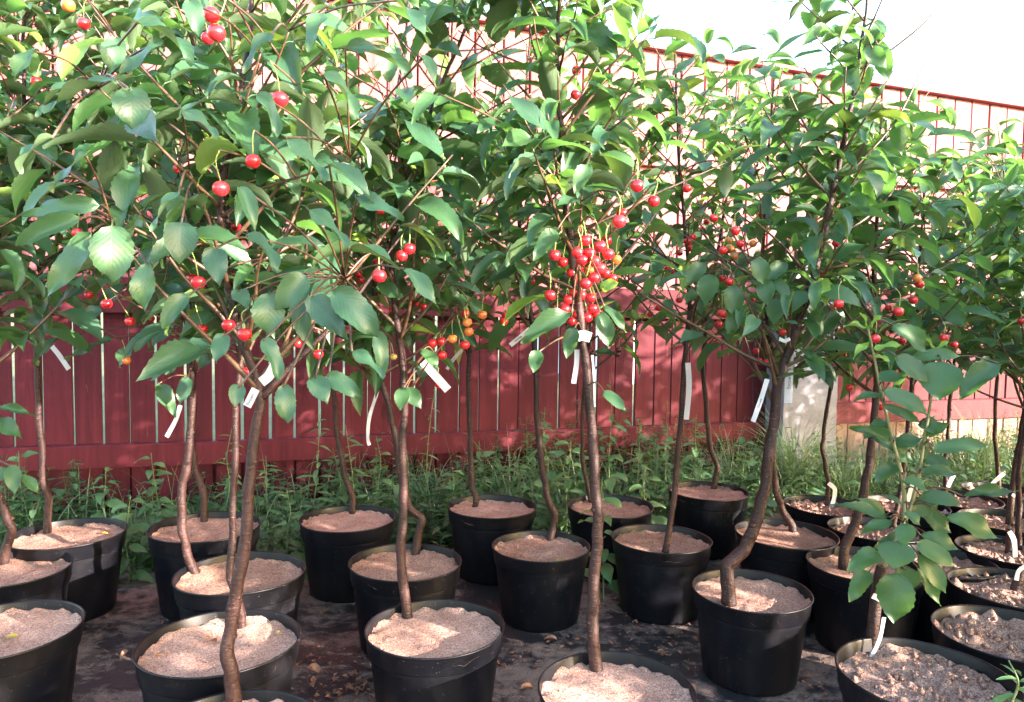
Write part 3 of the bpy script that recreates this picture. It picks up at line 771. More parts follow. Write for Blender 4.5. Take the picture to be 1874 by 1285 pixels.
# key, pot, label, base px, trunk/leader px..., r0, crown start t, laterals, length, leaf size, spacing, cool
TD = [
 ('T3', 'C', 'cherry tree nearest the camera with thick forked trunk and big blue-green leaves',
  (430, 1290), [(424, 1250), (416, 1180), (430, 1100), (441, 1040), (450, 980), (454, 900), (463, 820), (477, 740), (468, 690), (440, 620), (418, 520), (404, 400), (411, 315), (424, 238), (438, 175), (452, 105), (462, 52), (458, -30), (470, -160)],
  0.0125, 0.50, 17, 0.46, 0.122, 0.044, 0.62, 0.80, 0.62),
 ('T2', 'B', 'pink sunlit slender trunk half hidden behind the forked trunk',
  (447, 1150), [(437, 1105), (420, 1055), (426, 960), (430, 860), (432, 745), (440, 660), (432, 560), (420, 430), (400, 300), (370, 180), (350, 60), (340, -60)],
  0.0085, 0.56, 13, 0.40, 0.118, 0.05, 0.5, 0.85, 0.7),
 ('T15', 'P', 'dark hip-bent trunk at the left rim of a pot behind the forked trunk',
  (345, 1050), [(341, 1010), (333, 955), (332, 900), (343, 845), (350, 770), (352, 690), (345, 560), (325, 420), (305, 298), (277, 203), (259, 140), (242, 63), (228, 0), (220, -90)],
  0.0115, 0.55, 15, 0.42, 0.118, 0.048, 0.45, 0.85, 0.7),
 ('T16', 'Q', 'dark trunk with kinked foot standing before the weeds behind two pots',
  (371, 942), [(373, 905), (360, 868), (352, 815), (356, 740), (350, 640), (330, 520), (320, 400), (330, 280), (335, 150)],
  0.0105, 0.62, 11, 0.42, 0.115, 0.06, 0.3, 0.85, 0.8),
 ('T21', 'V', 'straight dark trunk in front of the left fence boards, knob above the sand',
  (86, 978), [(89, 915), (79, 880), (75, 800), (69, 700), (65, 600), (75, 480), (90, 360), (100, 240), (110, 100), (112, -40)],
  0.0105, 0.54, 13, 0.42, 0.115, 0.055, 0.35, 0.85, 0.8),
 ('T22', 'X', 'sunlit curved trunk foot at the left edge, crown leaning in from the left',
  (0, 1035), [(12, 1000), (22, 968), (10, 938), (-8, 900), (-25, 800), (-28, 650), (-20, 520), (0, 417), (28, 336), (42, 280), (44, 140), (42, 70), (46, -10), (50, -120)],
  0.012, 0.55, 15, 0.40, 0.118, 0.048, 0.5, 0.85, 0.7),
 ('T17', 'R', 'dark leaning trunk left of the slim sunlit trunk, bent foot in a lone pot',
  (648, 937), [(646, 912), (630, 868), (618, 800), (612, 730), (602, 640), (610, 520), (620, 400), (640, 280), (650, 150), (660, 30), (668, -60)],
  0.0105, 0.54, 13, 0.42, 0.12, 0.058, 0.3, 0.85, 0.85),
 ('T14', 'O', 'dark trunk with S-shaped foot just behind the slim sunlit trunk',
  (766, 1002), [(766, 975), (772, 948), (750, 930), (738, 890), (722, 790), (708, 728), (690, 675), (680, 600), (690, 480), (700, 360), (720, 220), (740, 90), (750, -40)],
  0.0115, 0.55, 13, 0.42, 0.12, 0.055, 0.3, 0.85, 0.8),
 ('T4', 'D', 'slim straight trunk at the left rim of the large heaped sand pot',
  (728, 1118), [(733, 1000), (738, 900), (737, 800), (740, 730), (737, 670), (728, 600), (716, 480), (722, 382), (754, 298), (782, 224), (810, 150), (842, 77), (861, 28), (880, -40)],
  0.0115, 0.47, 15, 0.42, 0.125, 0.052, 0.4, 0.85, 0.75),
 ('T18', 'S', 'very straight dark trunk against the fence in the middle',
  (870, 928), [(870, 906), (863, 890), (861, 830), (857, 700), (860, 600), (866, 480), (880, 360), (900, 230), (915, 110)],
  0.0105, 0.55, 11, 0.42, 0.12, 0.065, 0.25, 0.85, 0.9),
 ('T13', 'N', 'dark trunk with a sharp sideways kink near its foot, left of the straight trunk',
  (1008, 987), [(1016, 942), (1004, 916), (993, 866), (984, 780), (981, 680), (975, 600), (960, 500), (950, 390), (955, 270), (965, 150), (970, 40), (975, -40)],
  0.011, 0.55, 13, 0.42, 0.12, 0.058, 0.25, 0.85, 0.85),
 ('T5', 'E', 'tall straight reddish trunk carrying the densest cherry bunch, middle of the picture',
  (1091, 1222), [(1085, 1150), (1086, 1090), (1093, 1000), (1093, 930), (1088, 850), (1080, 750), (1070, 650), (1063, 590), (1055, 530), (1044, 440), (1036, 370), (1029, 300), (1028, 240), (1022, 180), (1019, 100), (1022, 30), (1028, -30), (1030, -110)],
  0.0125, 0.53, 16, 0.40, 0.112, 0.05, 0.3, 0.9, 0.65),
 ('T19', 'T', 'thin dark trunk just left of the straight reddish trunk, far behind it',
  (1063, 908), [(1065, 840), (1067, 750), (1073, 660), (1085, 560), (1100, 440), (1110, 320), (1120, 200)],
  0.008, 0.5, 10, 0.42, 0.12, 0.07, 0.2, 0.9, 0.9),
 ('T12', 'M', 'dark trunk leaning right with a hanging white label, right of the straight trunk',
  (1216, 1006), [(1235, 900), (1243, 800), (1248, 730), (1255, 640), (1262, 570), (1258, 460), (1245, 340), (1240, 220), (1235, 100)],
  0.0095, 0.53, 12, 0.42, 0.112, 0.06, 0.2, 0.9, 0.85),
 ('T20', 'U', 'thin wavy trunk in the farthest middle pot',
  (1312, 882), [(1313, 856), (1300, 820), (1293, 750), (1286, 670), (1292, 590), (1310, 480), (1330, 360), (1345, 240), (1350, 130)],
  0.011, 0.55, 11, 0.46, 0.12, 0.07, 0.15, 0.9, 0.95),
 ('T6', 'G', 'elbow-bent trunk with a long leader leaning right above the whole black pot',
  (1336, 1108), [(1331, 1065), (1329, 1036), (1362, 1005), (1382, 960), (1400, 895), (1411, 800), (1424, 700), (1445, 640), (1470, 560), (1490, 500), (1510, 420), (1527, 335), (1547, 250), (1566, 150), (1581, 50), (1590, -40)],
  0.0165, 0.47, 17, 0.40, 0.108, 0.05, 0.25, 0.9, 0.7),
 ('T11', 'L', 'dark trunk half behind the elbow-bent trunk, curling out of the next pot',
  (1452, 976), [(1450, 965), (1434, 938), (1420, 900), (1414, 850), (1416, 780), (1418, 700), (1405, 600), (1395, 480), (1400, 360), (1410, 240), (1420, 120)],
  0.011, 0.56, 12, 0.42, 0.112, 0.06, 0.15, 0.9, 0.85),
 ('T10', 'K', 'dark trunk rising left of the sapling stems',
  (1546, 1042), [(1545, 1008), (1560, 970), (1576, 925), (1592, 850), (1600, 760), (1605, 680), (1602, 600), (1600, 500), (1605, 400), (1612, 300), (1622, 220)],
  0.0135, 0.56, 12, 0.40, 0.112, 0.055, 0.1, 0.9, 0.8),
 ('T23', 'Y', 'thin curved trunk beside the concrete post, white label at its foot',
  (1522, 905), [(1516, 880), (1504, 820), (1510, 770), (1521, 700), (1531, 640), (1530, 540), (1528, 430), (1535, 330), (1545, 250)],
  0.0085, 0.5, 10, 0.44, 0.12, 0.07, 0.1, 0.9, 0.9),
 ('Tz', 'Z', 'thin trunk seen between the sapling stems, before the red fence',
  (1642, 965), [(1648, 900), (1660, 800), (1668, 720), (1675, 620), (1680, 500), (1690, 380), (1700, 290)],
  0.0085, 0.5, 10, 0.42, 0.115, 0.06, 0.1, 0.9, 0.9),
 ('Tb', 'b', 'slender trunk leaning right behind the sapling, far back',
  (1722, 905), [(1730, 840), (1737, 760), (1743, 690), (1752, 600), (1760, 500), (1765, 400), (1760, 300)],
  0.0085, 0.5, 11, 0.44, 0.12, 0.062, 0.1, 0.9, 0.9),
 ('Tc', 'c', 'thin trunk with a bent foot at the far right back',
  (1830, 895), [(1826, 860), (1820, 800), (1822, 730), (1830, 640), (1838, 540), (1842, 440), (1838, 330), (1836, 260)],
  0.0085, 0.5, 11, 0.44, 0.12, 0.062, 0.1, 0.9, 0.9),
 ('Td', 'd', 'trunk ringed with a white loop at the right edge',
  (1846, 960), [(1852, 900), (1862, 830), (1874, 760), (1885, 680), (1890, 560), (1880, 440), (1878, 330)],
  0.0105, 0.5, 12, 0.42, 0.12, 0.058, 0.1, 0.9, 0.85),
 ('Te', 'e', 'slim trunk right beside the white-wrapped stub at the right edge',
  (1868, 1000), [(1866, 930), (1864, 880), (1870, 820), (1884, 740), (1896, 640), (1900, 520), (1900, 400), (1895, 320)],
  0.0085, 0.55, 10, 0.38, 0.115, 0.06, 0.1, 0.95, 0.8),
 ('TA', 'A', 'tree whose trunk stands outside the left edge, a few leaves reaching in',
  (-60, 1150), [(-62, 1000), (-70, 850), (-66, 700), (-60, 560), (-64, 400), (-70, 260), (-72, 100), (-74, -40)],
  0.0115, 0.45, 12, 0.34, 0.115, 0.06, 0.5, 0.9, 0.6),
]
for row in TD:
    (key, pk, lab, bpx, path, r0, ts, nl, ln, size, spc, cool, minY, cs) = row
    pc, D, hgt, lvl = POT[pk]
    b = on_z(bpx[0], bpx[1], lvl - 0.004)
    off = Vector((b.x - pc.x, b.y - pc.y, 0))
    if off.length > D * 0.40: b = Vector((pc.x, pc.y, b.z)) + off * (D * 0.40 / off.length)
    rr = random.Random(key)
    pts = [Vector((b.x, b.y, b.z - 0.03))]
    Yb = b.y; n_ = len(path); dl = rr.uniform(-0.05, 0.05)
    for i, (x, y) in enumerate(path):
        pts.append(at(x, y, Yb + dl * (i / n_)))
    fine = []
    for i in range(len(pts) - 1):
        fine.append(pts[i]); k_ = 1 if (pts[i + 1] - pts[i]).length < 0.06 else 2
        for j in range(1, k_ + 1):
            q = pts[i].lerp(pts[i + 1], j / (k_ + 1)); a_ = 0.0022
            if k_ > 1 or True: fine.append(q + Vector((rr.uniform(-a_, a_), rr.uniform(-a_, a_), 0)))
    # keep the bends but break the long smooth curves
    pts = [p for j, p in enumerate(fine + [pts[-1]])]
    t = Tree(lab, Vector((b.x, b.y, b.z)))
    t.root['label'] = lab
    P = t.stem(pts, r0 * 1.02, 0.0028, 'trunk', M['bark'], 11, 3, 0.16, flare=0.35)
    for j in range(rr.choice((2, 3, 4))):          # pruned side-shoot stubs
        iq = int(len(P) * rr.uniform(0.12, 0.5)); a_ = rr.uniform(0, 6.28); r_ = t.branches[0][1][iq]
        d_ = Vector((math.cos(a_), math.sin(a_), 0.7)).normalized()
        v, f = tube([P[iq], P[iq] + d_ * r_ * 1.1, P[iq] + d_ * r_ * 1.45], [r_ * 0.62, r_ * 0.5, r_ * 0.4], 7); link('pruned_stub', mesh('pruned_stub', v, f, M['bark']), t.root)
    t.trunk = P; t.trad = t.branches[0][1]
    t.root['group'] = 'potted cherry trees'
    TREES[key] = t; t.row = row
# hand-laid limbs
def limb(key, px, dy, r0, r1=0.0013):
    t = TREES[key]; Yb = t.base.y
    pts = []
    for i, q in enumerate(px):
        pts.append(at(q[0], q[1], Yb + dy * i / (len(px) - 1)))
    a = nearest(t, pts[0], 1.0)[1]; pts[0] = a.copy()
    P = t.stem(pts, r0, r1, 'branch', M['twig'] if r0 < 0.006 else M['bark'], 7, 5); return P
LIMBS = [('T3', [(478, 735), (520, 682), (580, 624), (640, 560), (705, 470), (760, 400)], 0.10, 0.0075),
         ('T3', [(424, 238), (490, 178), (560, 125), (640, 52), (700, 5), (760, -50)], 0.06, 0.0045),
         ('T3', [(418, 520), (340, 470), (250, 420), (180, 385), (120, 350)], -0.14, 0.004),
         ('T3', [(404, 400), (470, 350), (560, 320), (640, 290)], -0.10, 0.0035),
         ('T3', [(430, 560), (500, 520), (570, 500), (630, 510)], -0.16, 0.0035),
         ('T3', [(411, 315), (340, 250), (260, 190), (190, 130)], -0.10, 0.0035),
         ('T15', [(280, 205), (330, 130), (368, 88), (400, 40)], 0.0, 0.003),
         ('T5', [(1030, 300), (960, 250), (880, 205), (800, 170)], -0.05, 0.0035),
         ('T5', [(1028, 240), (1080, 180), (1140, 120), (1190, 60), (1230, 0)], 0.0, 0.0035),
         ('T5', [(1044, 440), (1100, 400), (1160, 320), (1200, 260)], -0.1, 0.0035),
         ('T4', [(738, 690), (775, 650), (815, 600), (850, 560)], -0.05, 0.004),
         ('T4', [(738, 740), (760, 700), (790, 655), (820, 620)], -0.08, 0.003),
         ('T12', [(1252, 650), (1285, 600), (1310, 570), (1340, 520)], 0.0, 0.004),
         ('T6', [(1425, 690), (1400, 620), (1370, 560), (1340, 500)], -0.05, 0.0045),
         ('T6', [(1527, 335), (1580, 290), (1640, 220), (1690, 120), (1720, 50)], 0.05, 0.0035),
         ('T6', [(1566, 150), (1600, 90), (1640, 50), (1690, 10)], 0.0, 0.0025),
         ('T19', [(1090, 690), (1150, 620), (1200, 540), (1225, 470), (1260, 420)], 0.0, 0.004)]
for key, px, dy, r0 in LIMBS:
    P = limb(key, px, dy, r0); row = TREES[key].row
    if not (key == 'T3' and px[0] == (478, 735)):
        leaves_along(TREES[key], P, 0.3, row[10], row[9], row[11], row[12], R.uniform(0, 6))
    else:
        leaves_along(TREES[key], P, 0.5, row[10], row[9] * 0.9, row[11], row[12], R.uniform(0, 6))
for key, t in TREES.items():
    (_, pk, lab, bpx, path, r0, ts, nl, ln, size, spc, cool, minY, cs) = t.row
    build_crown(t, t.trunk, t.trad, ts - 0.075, int(nl * (2.3 if key in ('T2', 'T4', 'T5', 'T17', 'T14', 'T13', 'T6', 'T18') else 2.0)), ln * 1.05, size * 1.04, spc * 0.54, cool, minY, key, cs)

# single leaves that stand out in the photograph: tree, base px, tip px, width px, depth, facing, set
def hero(tree, bx, by, tx, ty, w, Y, face=0.7, kind='flat', connect=True):
    b = at(bx, by, Y); tip = at(tx, ty, Y - 0.02)
    d = tip - b; ln = d.length
    view = (CAM - b).normalized()
    n = Vector((0, 0, 1)) * (1 - face) + view * face
    me = R.choice(LS[kind]); s = ln / 1.02
    mw = frame(b - d.normalized() * 0.10 * ln, d, n) @ Matrix.Diagonal((s, 0.88 * w * Y / F, s * 0.9, 1))
    tree.add_leaf(me, mw)
    if connect:
        q = nearest(tree, mw.translation)
        if q[0] > 0.0004:
            a = q[1]; e = mw.translation + d.normalized() * 0.01; mid = a.lerp(e, 0.5) + Vector((0, 0, 0.012))
            v, f = tube(catmull([a, mid, e], 4), [0.0016] * 9, 5)
            link('twig', mesh('twig', v, f, M['twig']), tree.root)
HERO3 = """205,412,205,516,92 168,425,80,552,58 185,375,32,392,44 150,398,14,447,46 332,405,328,482,74 388,452,403,524,54 492,535,490,614,74 562,503,502,567,64
565,542,638,622,58 608,532,696,610,76 597,688,660,722,46 574,688,600,738,50 518,703,527,776,48 438,703,428,744,38 240,160,241,231,80 212,68,202,127,52
250,42,366,85,46 214,145,70,196,54 632,90,762,109,44 720,0,792,76,46 590,135,668,199,54 592,22,560,92,56 345,0,366,58,52 640,640,705,690,40 480,620,520,690,50
410,610,395,665,50 432,530,455,565,44 270,480,255,570,60 345,540,290,600,54 640,455,735,478,48 740,490,805,560,44 690,605,704,690,44 300,75,205,150,46 470,170,520,240,48
520,250,600,330,52 600,300,690,360,52 560,380,640,450,50 100,250,10,300,46 160,280,90,350,46 330,200,400,250,48 500,60,440,130,48 770,100,800,150,40 330,350,270,420,52
450,430,520,480,54 70,90,10,140,44 130,150,60,210,46 440,340,470,420,46 650,360,740,400,44"""
for q in HERO3.split():
    x0, y0, x1, y1, w = map(float, q.split(','))
    hero_i = HERO3.split().index(q)
    hero(TREES['T3'], x0, y0, x1, y1, w * (0.92 if hero_i < 16 else 0.8), R.uniform(0.90, 1.0), R.uniform(0.5, 0.75) if hero_i < 16 else R.uniform(0.1, 0.5))
for q in """1052,598,1036,656,34 1098,570,1116,636,40 1104,560,1150,606,24 1046,572,950,622,44 985,640,976,682,32 1020,420,975,475,40 1080,300,1050,350,36""".split():
    x0, y0, x1, y1, w = map(float, q.split(',')); hero(TREES['T5'], x0, y0, x1, y1, w, R.uniform(1.18, 1.3), 0.6, 'flatg')
hero(TREES['T5'], 1100, 528, 1131, 516, 28, 1.22, 0.7, 'flaty'); hero(TREES['T5'], 1104, 716, 1146, 752, 26, 1.25, 0.5, 'flatg')
for q in """1488,548,1494,602,36 1385,470,1398,520,40 1300,500,1290,560,44 1340,520,1345,580,42 1398,510,1405,560,38 1425,545,1415,595,40 1470,530,1450,572,36 1480,525,1515,548,32
1580,85,1625,125,34 1605,80,1628,150,36 1290,480,1255,520,36 1360,560,1330,610,38 1440,480,1400,515,34""".split():
    x0, y0, x1, y1, w = map(float, q.split(',')); hero(TREES['T6'], x0, y0, x1, y1, w, R.uniform(1.62, 1.75), 0.65, 'flatg')
for q in """738,708,732,752,32 742,708,772,748,32 690,520,735,545,34 770,640,805,672,28""".split():
    x0, y0, x1, y1, w = map(float, q.split(',')); hero(TREES['T4'], x0, y0, x1, y1, w, R.uniform(1.42, 1.55), 0.6, 'flatg')
for q in """125,612,42,662,26 206,620,118,658,32 250,630,205,672,32 335,560,272,642,46 365,640,300,684,36 300,600,238,640,38 182,560,150,602,32 72,570,54,602,28 290,702,322,764,32 345,690,328,742,32
160,520,90,570,36 300,520,350,575,38 230,520,180,560,34 400,640,350,676,34""".split():
    x0, y0, x1, y1, w = map(float, q.split(',')); hero(TREES['T15'], x0, y0, x1, y1, w, R.uniform(1.6, 1.75), 0.45, 'flat')
for q in """690,560,640,600,34 760,520,820,560,36 800,470,860,510,36 700,600,660,650,34 840,540,890,580,32 640,520,590,560,34""".split():
    x0, y0, x1, y1, w = map(float, q.split(',')); hero(TREES['T14'], x0, y0, x1, y1, w, R.uniform(1.75, 1.9), 0.45, 'flatg')
# broad leaves reaching in at the left edge
for q in """-20,750,60,752,22 -15,765,40,800,34 20,850,28,905,32 40,870,70,900,24 10,855,-20,890,30""".split():
    x0, y0, x1, y1, w = map(float, q.split(',')); hero(TREES['TA'], x0, y0, x1, y1, w, 1.42, 0.6, 'flatg')

# ------------------------------------------------------------------ sapling with stub trunk
pc, D, hgt, lvl = POT['H']
sb = on_z(1597, 1192, lvl - 0.004); SY = sb.y
ts_ = Tree('young leafy sapling grafted on a short thick stub, front right', sb); ts_.root['label'] = 'young leafy sapling grafted on a short thick stub, in the front right pot'
TREES['TS'] = ts_
ts_.stem([sb - Vector((0, 0, 0.03)), at(1598, 1150, SY), at(1603, 1100, SY), at(1608, 1060, SY), at(1615, 1035, SY)], 0.0125, 0.0105, 'trunk', M['bark'], 11, 5, 0.1, flare=0.15)
ts_.stem([at(1612, 1050, SY), at(1630, 1010, SY - 0.01), at(1650, 965, SY - 0.01), at(1656, 930, SY), at(1650, 870, SY), at(1632, 800, SY), at(1613, 720, SY), at(1599, 650, SY), at(1587, 596, SY)], 0.0055, 0.0022, 'shoot', M['shoot'], 7)
ts_.stem([at(1640, 985, SY), at(1664, 935, SY + 0.02), at(1681, 870, SY + 0.02), at(1692, 800, SY + 0.02), at(1703, 735, SY + 0.02), at(1712, 640, SY + 0.02)], 0.0045, 0.002, 'shoot', M['shoot'], 7)
for q in """1641,1047,1636,1142,64,-.06 1645,991,1635,1042,62,-.08 1613,1012,1550,1042,40,-.06 1592,1044,1553,1101,34,-.02 1624,946,1519,921,30,-.03 1622,942,1568,911,28,0 1631,952,1572,978,26,-.05
1662,958,1650,1002,34,-.07 1683,908,1762,921,32,-.03 1762,907,1866,895,22,0 1730,946,1837,984,40,-.03 1683,979,1762,1005,30,-.04 1676,993,1750,1038,36,-.07 1680,1014,1733,1087,34,-.06
1678,1037,1726,1111,24,-.04 1657,1037,1664,1084,44,.02 1655,937,1688,960,24,-.06 1680,909,1706,950,46,.03 1724,660,1718,733,72,-.03 1640,652,1700,700,42,-.02 1828,665,1754,722,40,-.04
1615,715,1700,755,38,-.04 1706,824,1811,813,30,-.03 1679,777,1729,783,34,.03 1600,799,1677,846,44,.02 1632,809,1563,777,22,-.02 1632,595,1708,643,40,0 1684,866,1756,863,28,0
1690,839,1744,852,28,.03 1617,742,1686,774,18,-.04 1668,655,1760,650,26,.01 1664,985,1600,1000,30,.03 1690,940,1745,975,34,.03 1700,930,1740,900,28,.02""".split():
    x0, y0, x1, y1, w, dy = map(float, q.split(',')); hero(ts_, x0, y0, x1, y1, w * 1.18, SY + dy, R.uniform(0.4, 0.68), 'flatg')
for q in """1612,720,1560,735,30,-.01 1606,690,1655,690,30,0 1625,770,1580,800,30,.01 1636,815,1690,800,32,.01 1645,850,1600,880,34,.01 1650,880,1705,895,34,-.02 1690,800,1740,770,30,.02 1684,850,1640,835,28,.03 1660,930,1610,905,30,.02 1698,760,1655,745,28,.02 1705,700,1760,690,34,.02""".split():
    x0, y0, x1, y1, w, dy = map(float, q.split(',')); hero(ts_, x0, y0, x1, y1, w, SY + dy, R.uniform(0.3, 0.6), 'flatg')
for q in "1590,602,1545,592,20,0 1592,600,1612,575,16,0 1586,602,1578,570,14,0 1600,640,1650,628,18,-.01 1598,650,1630,660,14,0 1590,625,1560,655,18,0 1712,645,1735,622,14,.02 1710,640,1690,615,14,.02".split():
    x0, y0, x1, y1, w, dy = map(float, q.split(',')); hero(ts_, x0, y0, x1, y1, w, SY + dy, 0.4, 'flaty')
# stub trunks in the right-hand pots
for k, bx, by, tx, ty, r, lab in (('e', 1846, 1012, 1850, 968, 0.012, 'short thick cut stub wrapped in a white label strip, right edge'),
                                  ('J', 1852, 1085, 1874, 1040, 0.012, 'leaning stub with a white loop, in the pot at the right edge')):
    pc, D, hgt, lvl = POT[k]; b = on_z(bx, by, lvl - 0.004)
    o = Tree(lab, b, 'tree_stub'); o.root['group'] = 'stub trunks at right'
    o.stem([b - Vector((0, 0, 0.02)), b.lerp(at(tx, ty, b.y), 0.5), at(tx, ty, b.y)], r, r * 0.85, 'trunk', M['bark'], 10, 4, 0.1)
    if k == 'J': o.stem([at(tx, ty, b.y), at(tx + 12, ty - 70, b.y), at(tx + 22, ty - 140, b.y)], 0.005, 0.003, 'shoot', M['shoot'], 7)
pc, D, hgt, lvl = POT['S']; b = on_z(826, 925, lvl)

# ------------------------------------------------------------------ cherries
def cherry_mesh(m):
    V, Fc = [], []; nl, na = 9, 14
    for i in range(nl + 1):
        th = math.pi * i / nl; z = math.cos(th); r = math.sin(th)
        if i <= 1: z -= 0.16 * (1 - i * 0.4)
        for k in range(na):
            a = 2 * math.pi * k / na; V.append((r * math.cos(a) * 1.03, r * math.sin(a) * 1.0, z * 0.95))
    for i in range(nl):
        for k in range(na):
            a = i * na + k; b = i * na + (k + 1) % na; Fc.append((a, a + na, b + na, b))
    return mesh('cherry', V, Fc, m)
CM = {c: cherry_mesh(M[n]) for c, n in (('r', 'cherry_red'), ('o', 'cherry_orange'), ('g', 'cherry_green'), ('d', 'cherry_dark'))}
for key, nx_ in (('T15', 3), ('T16', 4), ('T21', 4), ('T22', 3), ('T17', 5), ('T14', 4), ('T18', 5), ('T13', 4), ('T19', 4), ('T12', 5), ('T20', 5), ('T11', 5), ('T10', 4), ('T23', 4), ('Tz', 4), ('Tb', 4), ('Tc', 4), ('Td', 3)):
    t = TREES[key]; cand = [q for P, rad in t.branches[1:] for q in P[3:] if 0.82 < q.z < 1.25]
    for _ in range(nx_ if cand else 0):
        q = R.choice(cand); x, y, z = proj(q + Vector((R.uniform(-.01, .01), -0.02, -0.045)))
        for j in range(R.choice((1, 1, 2))): CHERRIES.append((x + j * 12, y + j * 5, 0.0098 * F / z, R.choice('rrrrrrrro')))
for (cx, cy, cr, cc) in CHERRIES:
    Z = min(2.9, max(0.88, 0.0108 * F / cr))
    p = at(cx, cy, Z); best = None
    for key, t in TREES.items():
        if key == 'TS': continue
        q = nearest(t, p + Vector((0, 0, 0.045)), 0.12)
        if best is None or q[0] < best[0]: best = (q[0], q[1], t)
    a, t = best[1], best[2]
    Y = min(max(Z, a.y - 0.10), a.y + 0.05); p = at(cx, cy, Y)
    r = min(0.0128, max(0.008, cr * Y / F))
    c = link('cherry', CM[cc], t.root, Matrix.Translation(p) @ Matrix.Rotation(R.uniform(0, 6), 4, 'Z') @ Matrix.Rotation(R.uniform(-.3, .3), 4, 'X') @ Matrix.Scale(r, 4))
    top = p + Vector((0, 0, r * 0.78)); L_ = R.uniform(0.03, 0.045)
    e = top + Vector((R.uniform(-.012, .012), R.uniform(-.012, .012), L_))
    dv = a - e
    if dv.length < 0.05: e = a
    pts = [top, top.lerp(e, 0.5) + Vector((R.uniform(-.006, .006), -.004, 0.006)), e]
    if e is not a and dv.length < 0.22:
        v, f = tube(catmull([a, a.lerp(e, 0.5) + Vector((0, 0, .01)), e], 4), [0.0018] * 9, 5); link('twig', mesh('twig', v, f, M['twig']), t.root)
    v, f = tube(catmull(pts, 5), [0.0009] * 10 + [0.0014], 5)
    link('stem', mesh('stem', v, f, M['stem']), c)

# ------------------------------------------------------------------ trees outside the frame whose shade falls into it
def shade_tree(x, y, h, seed):
    rr = random.Random(seed); base = Vector((x, y, 0.24))
    o = thing('cherry_tree', base, 'potted cherry tree standing outside the right edge of the picture', 'tree', 'cherry trees outside the right edge')
    pts = [base + Vector((rr.uniform(-.02, .02) * k, rr.uniform(-.02, .02) * k, h * k / 6)) for k in range(7)]
    v, f = tube(catmull(pts, 3), [0.011 - 0.0004 * i for i in range(19)], 8); link('trunk', mesh('trunk', v, f, M['bark']), o)
    V, Fc = [], []
    for _ in range(230):
        t = rr.uniform(0.34, 1.0); rad = 0.36 * (1.15 - 0.7 * t) * math.sqrt(rr.random()); a = rr.uniform(0, 6.28)
        p = base + Vector((rad * math.cos(a), rad * math.sin(a), h * t))
        d = Vector((math.cos(a) + rr.uniform(-.5, .5), math.sin(a) + rr.uniform(-.5, .5), rr.uniform(-.8, .2))).normalized(); s = rr.uniform(0.10, 0.15)
        w = d.cross(Vector((0, 0, 1))).normalized() * s * 0.25; b = len(V); nz = Vector((0, 0, -0.12 * s))
        V += [p, p + d * s * 0.3 + w * 0.9, p + d * s * 0.3 - w * 0.9, p + d * s * 0.7 + w * .75 + nz, p + d * s * 0.7 - w * .75 + nz, p + d * s + nz * 2.5]
        Fc += [(b, b + 1, b + 2), (b + 1, b + 3, b + 4, b + 2), (b + 3, b + 5, b + 4)]
    cr = link('crown', mesh('crown', V, Fc, M['groundcover']), o); cr['kind'] = 'stuff'
    p = thing('plant_pot', Vector((x, y, 0.006)), 'black pot standing outside the right edge of the picture', 'pot', 'pots outside the right edge')
    mw = Matrix.Translation((x, y, 0.006)) @ Matrix.Diagonal((0.3, 0.3, 0.3, 1))
    link('body', POTM[0][0], p, mw); link('rim', POTM[0][1], p, mw)
    link('soil', SHS, p, Matrix.Translation((x, y, 0.225)))
SHS = soil_mesh(0.143, 3.3, 0.01, 0, M['sand'], 0)
SH = [(1.55, 1.1), (1.9, 0.8), (2.0, 1.5), (2.4, 1.15), (2.35, 0.45), (2.8, 0.85), (2.5, 1.85), (2.95, 1.55), (1.2, 0.05), (1.6, -0.35), (2.2, -0.3), (2.75, 0.2), (3.3, 1.2), (3.2, 0.5), (2.1, -0.9), (2.7, -0.6), (3.1, 2.2), (3.6, 2.0), (3.5, 2.7), (4.1, 2.4), (4.2, 3.1), (3.8, 1.5), (4.7, 2.8), (4.5, 1.9), (3.35, 3.15), (4.35, 2.62), (3.9, 2.85)]
for i, (x, y) in enumerate(SH): shade_tree(x, y, 1.35 + 0.25 * ((i * 37) % 10) / 10, i)

